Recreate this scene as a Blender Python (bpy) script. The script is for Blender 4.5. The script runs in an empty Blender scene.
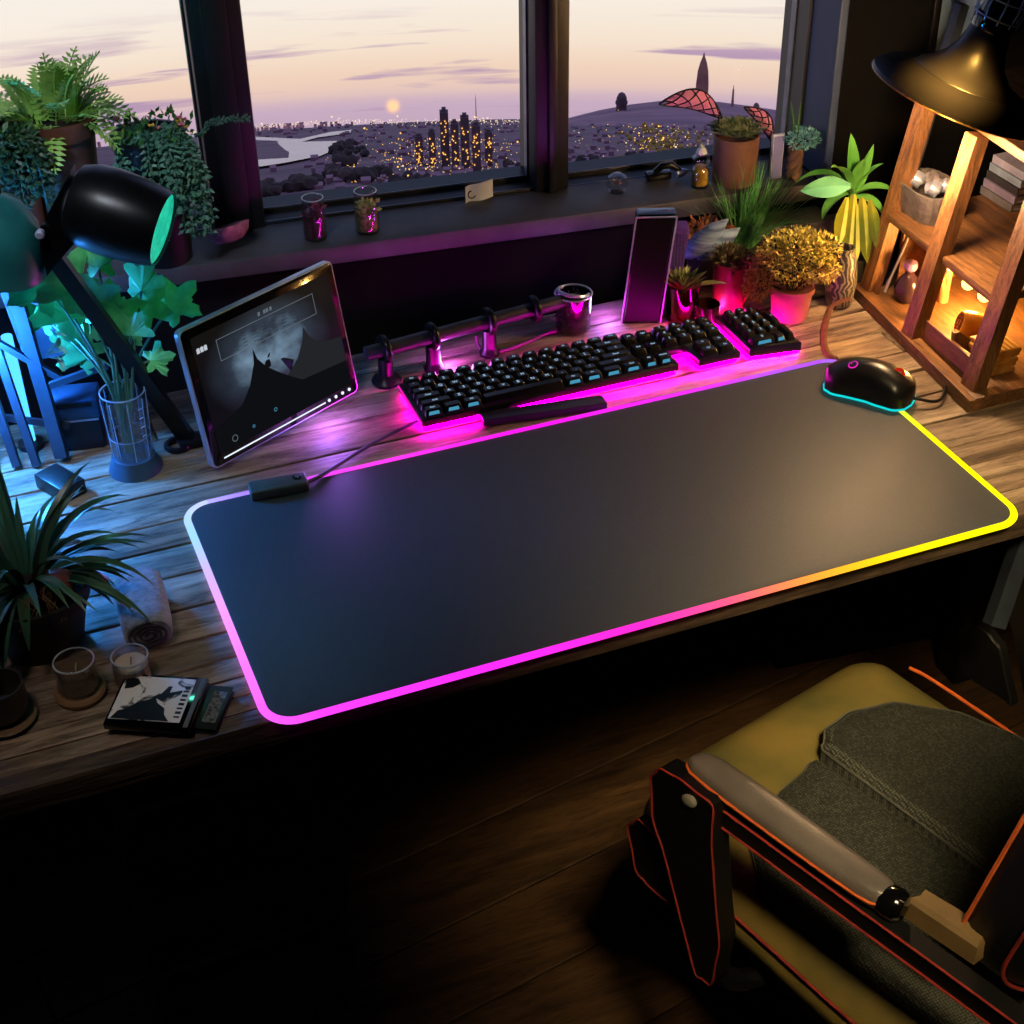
import bpy, bmesh, math, random
from mathutils import Vector, Matrix, Euler, noise
random.seed(7)
scene = bpy.context.scene
COL = scene.collection
V = Vector
PI = math.pi
# ------------------------------------------------------------------ camera
CAM = V((-.165188, -1.020874, .95195))
EUL = Euler((.950184, .0139016, -.382545), 'XYZ')
FPX = 1568.73
cd = bpy.data.cameras.new('camera'); cam = bpy.data.objects.new('camera', cd); COL.objects.link(cam)
cam.location = CAM; cam.rotation_euler = EUL
cd.sensor_width = 36; cd.lens = FPX/1024*36; cd.clip_start = .02; cd.clip_end = 6000
scene.camera = cam
RM = EUL.to_matrix()
WO = V((.154, .709, 0)); WU = V((.9935, -.1137, 0)); WN = V((.1137, .9935, 0))   # window wall frame: along, outwards
def ray(x, y): return (RM @ V(((x-512)/FPX, -(y-512)/FPX, -1))).normalized()
def at(x, y, z=0):                       # point at height z above the desk top
    r = ray(x, y); return CAM + r*((z-CAM.z)/r.z)
def pla(x, y, p, n):                     # point on the vertical plane through p with normal n
    r = ray(x, y); n = V((n[0], n[1], 0)); return CAM + r*(((V(p)-CAM)@n)/(r@n)) if False else CAM + r*((V(p)-CAM).dot(n)/r.dot(n))
HD = (RM @ V((0, 0, -1))); HD = V((HD.x, HD.y, 0)).normalized(); RT = V((HD.y, -HD.x, 0))
def up(x, y, p): return pla(x, y, p, HD)  # point on the plane through p facing the viewer
def wal(u, v, z): return WO + WU*u + WN*v + V((0, 0, z))
def wat(x, y, v): return pla(x, y, wal(0, v, 0), WN)

# ------------------------------------------------------------------ materials
def lin(c):
    return tuple(((k/255)/12.92 if k/255 <= .04045 else ((k/255+.055)/1.055)**2.4) for k in c)
def nodes(name):
    m = bpy.data.materials.new(name); m.use_nodes = True
    nt = m.node_tree; nt.nodes.clear(); return m, nt
def N(nt, t, **kw):
    n = nt.nodes.new(t)
    for k, v in kw.items(): setattr(n, k, v)
    return n
def pm(name, c1, c2=None, scale=30, rough=.5, metal=0, bump=0, bscale=None, emis=None, es=1, trans=0, spec=.5, coat=0, sheen=0, stretch=(1,1,1), ior=1.45, sss=0):
    c1 = lin(c1); c2 = lin(c2) if c2 else tuple(k*.7 for k in c1)
    m, nt = nodes(name); L = nt.links.new
    out = N(nt, 'ShaderNodeOutputMaterial'); b = N(nt, 'ShaderNodeBsdfPrincipled'); L(b.outputs[0], out.inputs[0])
    tc = N(nt, 'ShaderNodeTexCoord'); mp = N(nt, 'ShaderNodeMapping'); mp.inputs['Scale'].default_value = stretch
    L(tc.outputs['Object'], mp.inputs[0])
    no = N(nt, 'ShaderNodeTexNoise'); no.inputs['Scale'].default_value = scale; no.inputs['Detail'].default_value = 4
    L(mp.outputs[0], no.inputs[0])
    rp = N(nt, 'ShaderNodeValToRGB'); rp.color_ramp.elements[0].position = .35; rp.color_ramp.elements[1].position = .65
    rp.color_ramp.elements[0].color = (*c2, 1); rp.color_ramp.elements[1].color = (*c1, 1)
    L(no.outputs['Fac'], rp.inputs[0]); L(rp.outputs[0], b.inputs['Base Color'])
    b.inputs['Roughness'].default_value = rough; b.inputs['Metallic'].default_value = metal
    b.inputs['Specular IOR Level'].default_value = spec; b.inputs['Transmission Weight'].default_value = trans
    b.inputs['IOR'].default_value = ior; b.inputs['Coat Weight'].default_value = coat
    b.inputs['Sheen Weight'].default_value = sheen
    if emis is not None:
        b.inputs['Emission Color'].default_value = (*lin(emis), 1); b.inputs['Emission Strength'].default_value = es
    if bump:
        bp = N(nt, 'ShaderNodeBump'); bp.inputs['Strength'].default_value = bump; bp.inputs['Distance'].default_value = .002
        n2 = N(nt, 'ShaderNodeTexNoise'); n2.inputs['Scale'].default_value = bscale or scale*2; n2.inputs['Detail'].default_value = 5
        L(mp.outputs[0], n2.inputs[0]); L(n2.outputs['Fac'], bp.inputs['Height']); L(bp.outputs[0], b.inputs['Normal'])
    return m
def emit_attr(name, strength):           # LED tube whose colour runs along its length
    m, nt = nodes(name); L = nt.links.new
    out = N(nt, 'ShaderNodeOutputMaterial'); e = N(nt, 'ShaderNodeEmission'); a = N(nt, 'ShaderNodeAttribute', attribute_name='led')
    e.inputs[1].default_value = strength; L(a.outputs['Color'], e.inputs[0]); L(e.outputs[0], out.inputs[0]); return m
def emit(name, c, s):
    m, nt = nodes(name); out = N(nt, 'ShaderNodeOutputMaterial'); e = N(nt, 'ShaderNodeEmission')
    e.inputs[0].default_value = (*lin(c), 1); e.inputs[1].default_value = s; nt.links.new(e.outputs[0], out.inputs[0]); return m
def wood(name, cols, gscale=1.0, rough=.6, bump=.6, axis=0):
    m, nt = nodes(name); L = nt.links.new
    out = N(nt, 'ShaderNodeOutputMaterial'); b = N(nt, 'ShaderNodeBsdfPrincipled'); L(b.outputs[0], out.inputs[0])
    tc = N(nt, 'ShaderNodeTexCoord'); geo = N(nt, 'ShaderNodeNewGeometry')
    mul = N(nt, 'ShaderNodeMath', operation='MULTIPLY'); mul.inputs[1].default_value = 37.0
    L(geo.outputs['Random Per Island'], mul.inputs[0])
    mp = N(nt, 'ShaderNodeMapping'); s = [26*gscale]*3; s[axis] = 3.2*gscale; mp.inputs['Scale'].default_value = s
    L(tc.outputs['Object'], mp.inputs[0])
    no = N(nt, 'ShaderNodeTexNoise', noise_dimensions='4D'); no.inputs['Scale'].default_value = 2.2; no.inputs['Detail'].default_value = 9; no.inputs['Roughness'].default_value = .68; no.inputs['Distortion'].default_value = .6
    L(mp.outputs[0], no.inputs['Vector']); L(mul.outputs[0], no.inputs['W'])
    rp = N(nt, 'ShaderNodeValToRGB'); cr = rp.color_ramp
    while len(cr.elements) < len(cols): cr.elements.new(.5)
    for i, c in enumerate(cols): cr.elements[i].position = .3+.4*i/(len(cols)-1); cr.elements[i].color = (*lin(c), 1)
    L(no.outputs['Fac'], rp.inputs[0])
    hv = N(nt, 'ShaderNodeHueSaturation'); mr = N(nt, 'ShaderNodeMapRange'); mr.inputs[3].default_value = .62; mr.inputs[4].default_value = 1.3
    L(geo.outputs['Random Per Island'], mr.inputs[0]); L(mr.outputs[0], hv.inputs['Value']); L(rp.outputs[0], hv.inputs['Color'])
    nf = N(nt, 'ShaderNodeTexNoise', noise_dimensions='4D'); nf.inputs['Scale'].default_value = 7; nf.inputs['Detail'].default_value = 6; nf.inputs['Roughness'].default_value = .75; nf.inputs['Distortion'].default_value = 1.2
    L(mp.outputs[0], nf.inputs['Vector']); L(mul.outputs[0], nf.inputs['W'])
    rf = N(nt, 'ShaderNodeValToRGB'); rf.color_ramp.elements[0].position = .36; rf.color_ramp.elements[0].color = (.22,.2,.18,1); rf.color_ramp.elements[1].position = .52; L(nf.outputs['Fac'], rf.inputs[0])
    mm = N(nt, 'ShaderNodeMix', data_type='RGBA', blend_type='MULTIPLY'); mm.inputs[0].default_value = .85; L(hv.outputs[0], mm.inputs[6]); L(rf.outputs[0], mm.inputs[7])
    L(mm.outputs[2], b.inputs['Base Color']); b.inputs['Roughness'].default_value = rough
    n2 = N(nt, 'ShaderNodeTexNoise', noise_dimensions='4D'); n2.inputs['Scale'].default_value = 5; n2.inputs['Detail'].default_value = 8
    L(mp.outputs[0], n2.inputs['Vector']); L(mul.outputs[0], n2.inputs['W'])
    bp = N(nt, 'ShaderNodeBump'); bp.inputs['Strength'].default_value = bump; bp.inputs['Distance'].default_value = .003
    L(n2.outputs['Fac'], bp.inputs['Height']); L(bp.outputs[0], b.inputs['Normal'])
    return m
def weave(name, c1, c2, scale):
    m, nt = nodes(name); L = nt.links.new
    out = N(nt, 'ShaderNodeOutputMaterial'); b = N(nt, 'ShaderNodeBsdfPrincipled'); L(b.outputs[0], out.inputs[0])
    tc = N(nt, 'ShaderNodeTexCoord'); vo = N(nt, 'ShaderNodeTexVoronoi'); vo.inputs['Scale'].default_value = scale; vo.inputs['Randomness'].default_value = .25
    L(tc.outputs['Object'], vo.inputs['Vector'])
    rp = N(nt, 'ShaderNodeValToRGB'); rp.color_ramp.elements[0].color = (*lin(c1), 1); rp.color_ramp.elements[1].color = (*lin(c2), 1)
    rp.color_ramp.elements[0].position = .25; rp.color_ramp.elements[1].position = .6
    L(vo.outputs['Distance'], rp.inputs[0]); L(rp.outputs[0], b.inputs['Base Color']); b.inputs['Roughness'].default_value = .75
    bp = N(nt, 'ShaderNodeBump', invert=True); bp.inputs['Strength'].default_value = .9; bp.inputs['Distance'].default_value = .002
    L(vo.outputs['Distance'], bp.inputs['Height']); L(bp.outputs[0], b.inputs['Normal']); return m
def thin_glass(name, tint=(1,1,1), refl=.08):
    m, nt = nodes(name); L = nt.links.new
    out = N(nt, 'ShaderNodeOutputMaterial'); t = N(nt, 'ShaderNodeBsdfTransparent'); t.inputs[0].default_value = (*tint, 1)
    g = N(nt, 'ShaderNodeBsdfGlossy'); g.inputs['Roughness'].default_value = .03
    lw = N(nt, 'ShaderNodeLayerWeight'); lw.inputs[0].default_value = .12
    mr = N(nt, 'ShaderNodeMapRange'); mr.inputs[3].default_value = refl*.4; mr.inputs[4].default_value = min(1, refl*7)
    L(lw.outputs['Facing'], mr.inputs[0])
    mx = N(nt, 'ShaderNodeMixShader'); L(mr.outputs[0], mx.inputs[0]); L(t.outputs[0], mx.inputs[1]); L(g.outputs[0], mx.inputs[2]); L(mx.outputs[0], out.inputs[0]); return m

M = {}
M['wall'] = pm('black_wall_paint', (9,9,10), (6,6,7), 12, .9, bump=.1, spec=.15)
M['jamb'] = pm('slate_blue_paint', (50,68,100), (44,60,90), 9, .55, bump=.1)
M['sill'] = pm('dark_slate_sill', (66,67,74), (52,53,60), 25, .55, bump=.15)
M['frame'] = pm('black_window_frame', (26,26,30), (18,18,22), 20, .42, bump=.08)
M['frame_edge'] = pm('window_track_metal', (120,124,140), (90,94,110), 40, .35, metal=.6)
M['pane'] = thin_glass('window_glass', (.98,.985,.99), .003)
M['floor'] = wood('dark_floor_boards', [(40,27,16),(72,50,30),(95,68,42)], .8, .5, .4)
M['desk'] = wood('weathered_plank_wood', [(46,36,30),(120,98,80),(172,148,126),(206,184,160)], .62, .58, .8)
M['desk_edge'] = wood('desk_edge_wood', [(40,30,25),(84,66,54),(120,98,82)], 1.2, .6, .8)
M['steel'] = pm('blued_steel', (58,66,80), (44,50,62), 30, .45, metal=.6)
M['mat'] = pm('mat_cloth', (62,65,72), (58,61,68), 300, .52, bump=.12, bscale=900, spec=.5)
M['led'] = emit_attr('rgb_edge_light', 1.4)
M['black'] = pm('black_plastic', (17,17,19), (12,12,14), 60, .38, bump=.05)
M['blackgloss'] = pm('black_gloss', (10,10,12), (7,7,9), 40, .12, coat=.5)
M['blackmetal'] = pm('black_painted_metal', (22,22,26), (16,16,19), 50, .32, metal=.35, bump=.05)
M['darkgrey'] = pm('dark_grey_metal', (64,64,72), (46,46,54), 40, .4, metal=.4)
M['keycap'] = pm('black_keycap', (20,20,22), (15,15,17), 80, .28)
M['legend'] = emit('key_legend_glow', (185,225,255), .75)
M['keyfront'] = emit('key_front_glow', (90,190,230), .55)
M['magenta'] = emit('magenta_underglow', (255,0,196), 85)
M['magenta_soft'] = emit('magenta_rim', (255,30,200), 1.0)
M['cyan'] = emit('cyan_rim', (20,215,215), 1.0)
M['logo'] = emit('magenta_logo', (235,40,190), 1.0)
M['red'] = emit('red_wheel_glow', (220,50,20), .6)
M['white_led'] = emit('white_indicator', (225,235,255), 1.2)
M['alu'] = pm('pale_aluminium', (196,202,226), (180,186,212), 50, .3, metal=.55)
M['olive'] = pm('olive_leather_shaded', (126,108,58), (82,82,48), 9, .40, bump=.25, bscale=260)  # strong blotches put uneven shading of the seat into the colour
M['mesh'] = weave('black_mesh_cloth', (84,87,78), (24,24,22), 330)
M['leather'] = pm('dark_leather', (104,96,94), (92,85,84), 22, .36, bump=.2, bscale=300)
M['tan'] = pm('tan_leather', (112,90,60), (98,78,52), 22, .5, bump=.25, bscale=300)
M['piping'] = pm('orange_piping', (214,104,44), (190,86,38), 60, .5)
M['redpiping'] = pm('rust_piping', (150,52,44), (120,40,36), 60, .5)

# ------------------------------------------------------------------ mesh builder
def frame_from(d):
    d = V(d).normalized(); a = V((0, 0, 1)) if abs(d.z) < .9 else V((1, 0, 0))
    x = d.cross(a).normalized(); return x, x.cross(d).normalized()*-1, d
class G:
    def __init__(s): s.b = bmesh.new()
    def poly(s, pts): return s.b.faces.new([s.b.verts.new(V(p)) for p in pts])
    def box(s, c, size, rot=None, bev=0, seg=2):
        r = bmesh.ops.create_cube(s.b, size=1); vs = r['verts']
        for v in vs: v.co = V((v.co.x*size[0], v.co.y*size[1], v.co.z*size[2]))
        if bev:
            es = list({e for v in vs for e in v.link_edges})
            rr = bmesh.ops.bevel(s.b, geom=es, offset=bev, segments=seg, profile=.5, affect='EDGES')
            vs = list({v for f in rr['faces'] for v in f.verts} | {v for v in vs if v.is_valid})
        mt = Matrix.Translation(V(c)) @ (rot.to_4x4() if rot else Matrix.Identity(4))
        for v in vs: v.co = mt @ v.co
        return s
    def loops(s, rings, closed=True, cap0=True, cap1=True):
        vr = [[s.b.verts.new(V(p)) for p in r] for r in rings]; n = len(rings[0])
        for a, b in zip(vr, vr[1:]):
            for i in range(n if closed else n-1):
                j = (i+1) % n; s.b.faces.new((a[i], a[j], b[j], b[i]))
        if cap0 and closed: s.b.faces.new(vr[0][::-1])
        if cap1 and closed: s.b.faces.new(vr[-1])
        return s
    def tube(s, pts, r, n=10, caps=True, flat=1.0):
        pts = [V(p) for p in pts]; rings = []; px = None
        for i, p in enumerate(pts):
            d = (pts[min(i+1, len(pts)-1)]-pts[max(i-1, 0)]).normalized()
            if px is None: x, y, _ = frame_from(d)
            else:
                x = (px - d*px.dot(d)).normalized(); y = d.cross(x)
            px = x; rr = r[i] if isinstance(r, (list, tuple)) else r
            rings.append([p + x*(rr*math.cos(2*PI*k/n)) + y*(rr*flat*math.sin(2*PI*k/n)) for k in range(n)])
        return s.loops(rings, True, caps, caps)
    def ring(s, c, R, r, axis=(0, 0, 1), n=32, m=8, a0=0, a1=2*PI):
        x, y, d = frame_from(axis); c = V(c); full = abs(a1-a0-2*PI) < 1e-6
        vr = []
        for i in range(n if full else n+1):
            a = a0+(a1-a0)*i/n; o = x*math.cos(a)+y*math.sin(a)
            vr.append([s.b.verts.new(c + o*(R+r*math.cos(2*PI*k/m)) + d*(r*math.sin(2*PI*k/m))) for k in range(m)])
        for i in range(len(vr) if full else len(vr)-1):
            a, b = vr[i], vr[(i+1) % len(vr)]
            for k in range(m): s.b.faces.new((a[k], a[(k+1) % m], b[(k+1) % m], b[k]))
        return s
    def lathe(s, prof, o, axis=(0, 0, 1), n=32, cap0=True, cap1=True):   # prof: (radius, along axis)
        x, y, d = frame_from(axis); o = V(o)
        return s.loops([[o + d*h + x*(r*math.cos(2*PI*k/n)) + y*(r*math.sin(2*PI*k/n)) for k in range(n)] for r, h in prof], True, cap0, cap1)
    def ball(s, c, r, sc=(1, 1, 1), sub=2, rot=None, jit=0):
        q = bmesh.ops.create_icosphere(s.b, subdivisions=sub, radius=r)
        for v in q['verts']:
            p = V((v.co.x*sc[0], v.co.y*sc[1], v.co.z*sc[2]))
            if jit: p *= 1+jit*noise.noise(p*(2.2/r)+V(c))
            if rot: p = rot @ p
            v.co = V(c)+p
        return s
    def slab(s, outline, levels, fn=None, dome=False):      # outline: list of (x,y); levels: (z, inset)
        n = len(outline); P = [V((p[0], p[1])) for p in outline]; nr = []
        for i in range(n):
            t = (P[(i+1) % n]-P[i-1]); t.normalize(); nr.append(V((t.y, -t.x)))
        rings = []
        for z, ins in levels:
            rings.append([(fn or (lambda x, y, z: V((x, y, z))))(P[i].x-nr[i].x*ins, P[i].y-nr[i].y*ins, z) for i in range(n)])
        if dome:                                  # finish the top with rings towards the centroid
            cx = sum(p.x for p in P)/n; cy = sum(p.y for p in P)/n; z, ins = levels[-1]; R = [(P[i].x-nr[i].x*ins, P[i].y-nr[i].y*ins) for i in range(n)]
            for q in (.86, .72, .58, .44, .3, .16, .03): rings.append([(fn or (lambda x, y, z: V((x, y, z))))(cx+(a-cx)*q, cy+(b-cy)*q, z) for a, b in R])
        return s.loops(rings)
    def blade(s, base, d, L, w, droop=.5, seg=7, fold=.25, side=None, tip=.0, mid=.45):
        d = V(d).normalized(); p = V(base); side = (V(side) if side else d.cross(V((0, 0, 1)))).normalized() if (side or abs(d.z) < .98) else V((1, 0, 0))
        vr = []
        for i in range(seg+1):
            t = i/seg; ww = w*(max(tip, math.sin(PI*min(1, (t*.5/mid if t < mid else .5+.5*(t-mid)/(1-mid))))**.8) if i else .25)
            nn = side.cross(d).normalized()
            vr.append([s.b.verts.new(p-side*ww*.5+nn*fold*ww), s.b.verts.new(p), s.b.verts.new(p+side*ww*.5+nn*fold*ww)])
            d = (d+V((0, 0, -droop/seg))).normalized(); p = p+d*(L/seg)
        for a, b in zip(vr, vr[1:]):
            for k in (0, 1): s.b.faces.new((a[k], a[k+1], b[k+1], b[k]))
        return s
    def leaflet(s, p, d, L, w, nrm):
        d = V(d).normalized(); sd = d.cross(V(nrm)); sd = sd.normalized() if sd.length > 1e-4 else V((1, 0, 0)); p = V(p)
        s.poly([p, p+d*L*.45+sd*w*.5, p+d*L, p+d*L*.45-sd*w*.5]); return s
    def frond(s, base, d, L, droop, nl=14, lw=.03, r=.0009, lean=.5):
        d = V(d).normalized(); p = V(base); pts = [p.copy()]; dirs = [d.copy()]
        for i in range(nl):
            d = (d+V((0, 0, -droop/nl))).normalized(); p = p+d*(L/nl); pts.append(p.copy()); dirs.append(d.copy())
        s.tube(pts, r, 4)
        for i in range(1, nl+1):
            sd = dirs[i].cross(V((0, 0, 1))); sd = sd.normalized() if sd.length > 1e-3 else V((1, 0, 0)); nn = sd.cross(dirs[i])
            w = lw*math.sin(PI*(.12+.86*i/nl))**.7
            for q in (-1, 1): s.leaflet(pts[i], sd*q+dirs[i]*lean+nn*.15, w, w*.36, nn)
        return s
    def strand(s, pts, bead=.006, per=2, r=.0008):
        pts = [V(p) for p in pts]; s.tube(pts, r, 4)
        for i, p in enumerate(pts):
            d = (pts[min(i+1, len(pts)-1)]-pts[max(0, i-1)]).normalized(); x, y, _ = frame_from(d)
            for k in range(per):
                a = random.uniform(0, 2*PI); o = x*math.cos(a)+y*math.sin(a)
                rot = (o+d*.5).to_track_quat('Z', 'Y').to_matrix()
                c = p+o*bead*.8; q = [c+rot @ V(v)*bead for v in ((.45,0,0),(0,.45,0),(-.45,0,0),(0,-.45,0),(0,0,1),(0,0,-.7))]
                vs = [s.b.verts.new(v) for v in q]
                for i0 in range(4):
                    s.b.faces.new((vs[i0], vs[(i0+1) % 4], vs[4])); s.b.faces.new((vs[(i0+1) % 4], vs[i0], vs[5]))
        return s
    def out(s, name, mat, parent=None, smooth=True, local=False):
        bmesh.ops.recalc_face_normals(s.b, faces=s.b.faces)
        if parent is not None and not local:
            o = V((0, 0, 0)); q = parent
            while q: o += q.location; q = q.parent
            bmesh.ops.translate(s.b, verts=s.b.verts, vec=-o)
        me = bpy.data.meshes.new(name); s.b.to_mesh(me); s.b.free()
        me.materials.append(mat)
        if smooth:
            me.polygons.foreach_set('use_smooth', [True]*len(me.polygons)); me.set_sharp_from_angle(angle=math.radians(38))
        ob = bpy.data.objects.new(name, me); COL.objects.link(ob)
        if parent: ob.parent = parent
        return ob
def thing(name, label, cat, loc=(0, 0, 0), rz=0, group=None):
    o = bpy.data.objects.new(name, None); COL.objects.link(o); o.location = loc; o.rotation_euler = (0, 0, rz); o.empty_display_size = .02
    return tag(o, label, cat, group)
def tag(o, label, cat, group=None, kind=None):
    o['label'] = label; o['category'] = cat
    if group: o['group'] = group
    if kind: o['kind'] = kind
    return o
def struct(o): o['kind'] = 'structure'; return o
def lab(o, t): o['label'] = t; return o
def dup(root, loc, rz, label, group=None, scale=1):
    r = root.copy(); COL.objects.link(r); r.location = loc; r.rotation_euler = (0, 0, rz); r.scale = (scale,)*3; r['label'] = label
    if group: r['group'] = group
    for ch in list(root.children):
        c = ch.copy(); COL.objects.link(c); c.parent = r
        for g in ch.children:
            d = g.copy(); COL.objects.link(d); d.parent = c
    return r
def rrect(x0, y0, x1, y1, r, n=6):
    P = []
    for cx, cy, a in ((x1-r, y0+r, -PI/2), (x1-r, y1-r, 0), (x0+r, y1-r, PI/2), (x0+r, y0+r, PI)):
        for i in range(n+1): t = a+PI/2*i/n; P.append((cx+r*math.cos(t), cy+r*math.sin(t)))
    return P
def bez(p0, p1, p2, p3, n=16):
    p0, p1, p2, p3 = map(V, (p0, p1, p2, p3)); o = []
    for i in range(n+1):
        t = i/n; o.append(p0*(1-t)**3+p1*3*t*(1-t)**2+p2*3*t*t*(1-t)+p3*t**3)
    return o
def spline(pts, n=6):
    P = [V(p) for p in pts]; P = [P[0]*2-P[1]]+P+[P[-1]*2-P[-2]]; o = []
    for i in range(1, len(P)-2):
        for k in range(n):
            t = k/n; a, b, c, d = P[i-1:i+3]
            o.append(.5*((2*b)+(c-a)*t+(2*a-5*b+4*c-d)*t*t+(3*b-3*c+d-a)*t**3))
    return o+[P[-2]]
_tm = {}
def text_mesh(body, size):
    k = (body, size)
    if k not in _tm:
        cu = bpy.data.curves.new('legend', 'FONT'); cu.body = body; cu.size = size; cu.align_x = 'CENTER'; cu.align_y = 'CENTER'; cu.extrude = .00012; cu.resolution_u = 2
        ob = bpy.data.objects.new('legend', cu); COL.objects.link(ob); bpy.context.view_layer.update()
        me = bpy.data.meshes.new_from_object(ob.evaluated_get(bpy.context.evaluated_depsgraph_get())); bpy.data.objects.remove(ob); _tm[k] = me
        me.materials.clear()
    return _tm[k]
def put_mesh(name, me, parent, loc, rot=(0, 0, 0)):
    o = bpy.data.objects.new(name, me); COL.objects.link(o); o.parent = parent; o.location = loc; o.rotation_euler = rot; return o
def light(name, kind, loc, col, e, size=.02, **kw):
    d = bpy.data.lights.new(name, kind); d.color = col; d.energy = e
    if kind == 'AREA': d.size = size
    else: d.shadow_soft_size = size
    for k, v in kw.items(): setattr(d, k, v)
    o = bpy.data.objects.new(name, d); COL.objects.link(o); o.location = loc; return o
def aim(o, tgt): o.rotation_euler = (V(tgt)-o.location).to_track_quat('-Z', 'Y').to_euler()

# ================================================================== ROOM
def wbox(g, u0, u1, v0, v1, z0, z1, bev=0):
    rot = Matrix((WU, WN, V((0, 0, 1)))).transposed()
    g.box(wal((u0+u1)/2, (v0+v1)/2, (z0+z1)/2), (u1-u0, v1-v0, z1-z0), rot, bev); return g
FZ, CZ = -.75, 1.75
WT = .80                                              # window head height above desk
g = G(); wbox(g, -1.9, .783, .03, .135, FZ, .075); wbox(g, -1.9, -1.05, .03, .135, .075, CZ); wbox(g, -1.05, .783, .03, .135, WT, CZ)
wbox(g, .784, 1.95, 0, .134, FZ, CZ); struct(g.out('wall_back', M['wall'], smooth=False))
g = G(); wbox(g, .772, .7835, -.003, .075, .1, WT+.02, .002); struct(g.out('trim_1', M['jamb'], smooth=False))
g = G(); g.box((-1.65, -.75, .5), (.1, 3.6, 2.5)); struct(g.out('wall_left', M['wall'], smooth=False))
g = G(); g.box((1.9, -.9, .5), (.1, 3.2, 2.5)); struct(g.out('wall_right', M['wall'], smooth=False))
g = G(); g.box((.1, -2.5, .5), (3.7, .1, 2.5)); struct(g.out('wall_front', M['wall'], smooth=False))
g = G(); g.box((.1, -.75, CZ+.05), (3.7, 3.7, .1)); struct(g.out('ceiling', M['wall'], smooth=False))
g = G(); rz = Matrix.Rotation(math.radians(10), 3, 'Z')
yy = -3.4
while yy < 2.2:
    w = random.uniform(.115, .14); xx = -2.6+random.uniform(-.6, 0)
    while xx < 2.9:
        L = random.uniform(.9, 1.6); c = rz @ V((xx+L/2, yy+w/2, 0))
        if -1.65 < c.x+.0 < 1.95 and -2.55 < c.y < 1.0: g.box((c.x, c.y, FZ-.011), (L-.002, w-.003, .02), rz, .0015, 1)
        xx += L
    yy += w
g.box((.15, -.8, FZ-.05), (3.9, 3.9, .04)); struct(g.out('floor', M['floor'], smooth=False))
g = G(); wbox(g, -1.05, .771, 0, .09, .075, .1, .004); struct(g.out('trim_2', M['sill']))
def window(n, u0, u1, zb):
    r = bpy.data.objects.new('window_%d' % n, None); COL.objects.link(r); r.location = wal((u0+u1)/2, .13, zb); struct(r)
    g = G(); f = .011
    wbox(g, u0-.004, u0+f-.011, .112, .15, zb, WT); wbox(g, u1, u1+.004, .112, .15, zb, WT)
    wbox(g, u0-.004, u1+.004, .086, .15, .098, zb-.004, .001); wbox(g, u0-.004, u1+.004, .112, .15, zb-.004, zb+.001); wbox(g, u0-.004, u1+.004, .11, .15, WT-.02, WT)
    
    if n == 3: wbox(g, .7685, .784, .076, .134, .1, WT)
    g.out('window_frame', M['frame'], r)
    g = G()
    wbox(g, u0, u1, .0875, .0888, zb-.008, zb-.0035); wbox(g, u0, u1, .1135, .1148, zb-.004, zb+.0028); wbox(g, u1-.0016, u1+.0002, .113, .126, zb, WT-.02)
    g.out('window_track', M['frame_edge'], r, False)
    g = G(); wbox(g, u0+.0005, u1-.002, .129, .132, zb+.002, WT-.02); g.out('pane', M['pane'], r, False)
window(1, -1.045, -.014, .108); window(2, .052, .4035, .108); window(3, .450, .768, .104)
def post(n, u0, u1):
    g = G(); wbox(g, u0, u1, .078, .136, .1, WT, .003); wbox(g, u0+.016, u1-.018, .070, .08, .1, WT, .002); struct(g.out('trim_%d' % n, M['frame']))
post(3, -.012, .051); post(4, .404, .449)
# ================================================================== DESK
desk = thing('desk', 'long wooden plank desk under the window, weathered boards and dark front edge', 'desk', (.4, .3, FZ))
ys = [.008, .03, .052, .078, .108, .145, .196, .25, .30, .345, .40, .455, .505, .552, .605]
g = G(); g2 = G()
for i, (a, b) in enumerate(zip(ys, ys[1:])):
    xe = 1.3 if i < 13 else 1.03; x = -.5
    cuts = [x] + sorted(random.uniform(-.1, 1.1) for _ in range(1 if i > 4 else 0)) + [xe]
    if i == 0: cuts = [x, xe]
    for c0, c1 in zip(cuts, cuts[1:]):
        if c1-c0 < .08: continue
        dz = random.uniform(-.0012, .0003) if i else 0; gp = random.choice((.0022, .0034, .0048)) if i > 3 else .0016
        (g if i else g2).box(((c0+c1)/2, (a+b)/2, -.015+dz), (c1-c0-.0015, b-a-gp, .03), None, .0016, 2)
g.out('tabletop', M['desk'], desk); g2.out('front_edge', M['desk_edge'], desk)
g = G(); g.box((.4, .07, -.052), (1.6, .02, .04)); g.box((.4, .54, -.052), (1.0, .02, .04)); g.box((.4, .30, -.034), (1.56, .5, .006)); g.out('apron', M['black'], desk)
for x, y in ((-.44, .1), (1.2, .1), (-.44, .5), (1.2, .5)):
    g = G(); g.box((x, y, (FZ-.072)/2), (.05, .05, -FZ-.072), None, .003); g.out('leg', M['blackmetal'], desk)
g = G(); g.tube([(.872, .06, -.02), (.826, .03, -.10), (.80, .012, -.15)], .013, 4); lab(g.out('brace', M['steel'], desk), 'blue grey steel brace under the right end')

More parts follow.
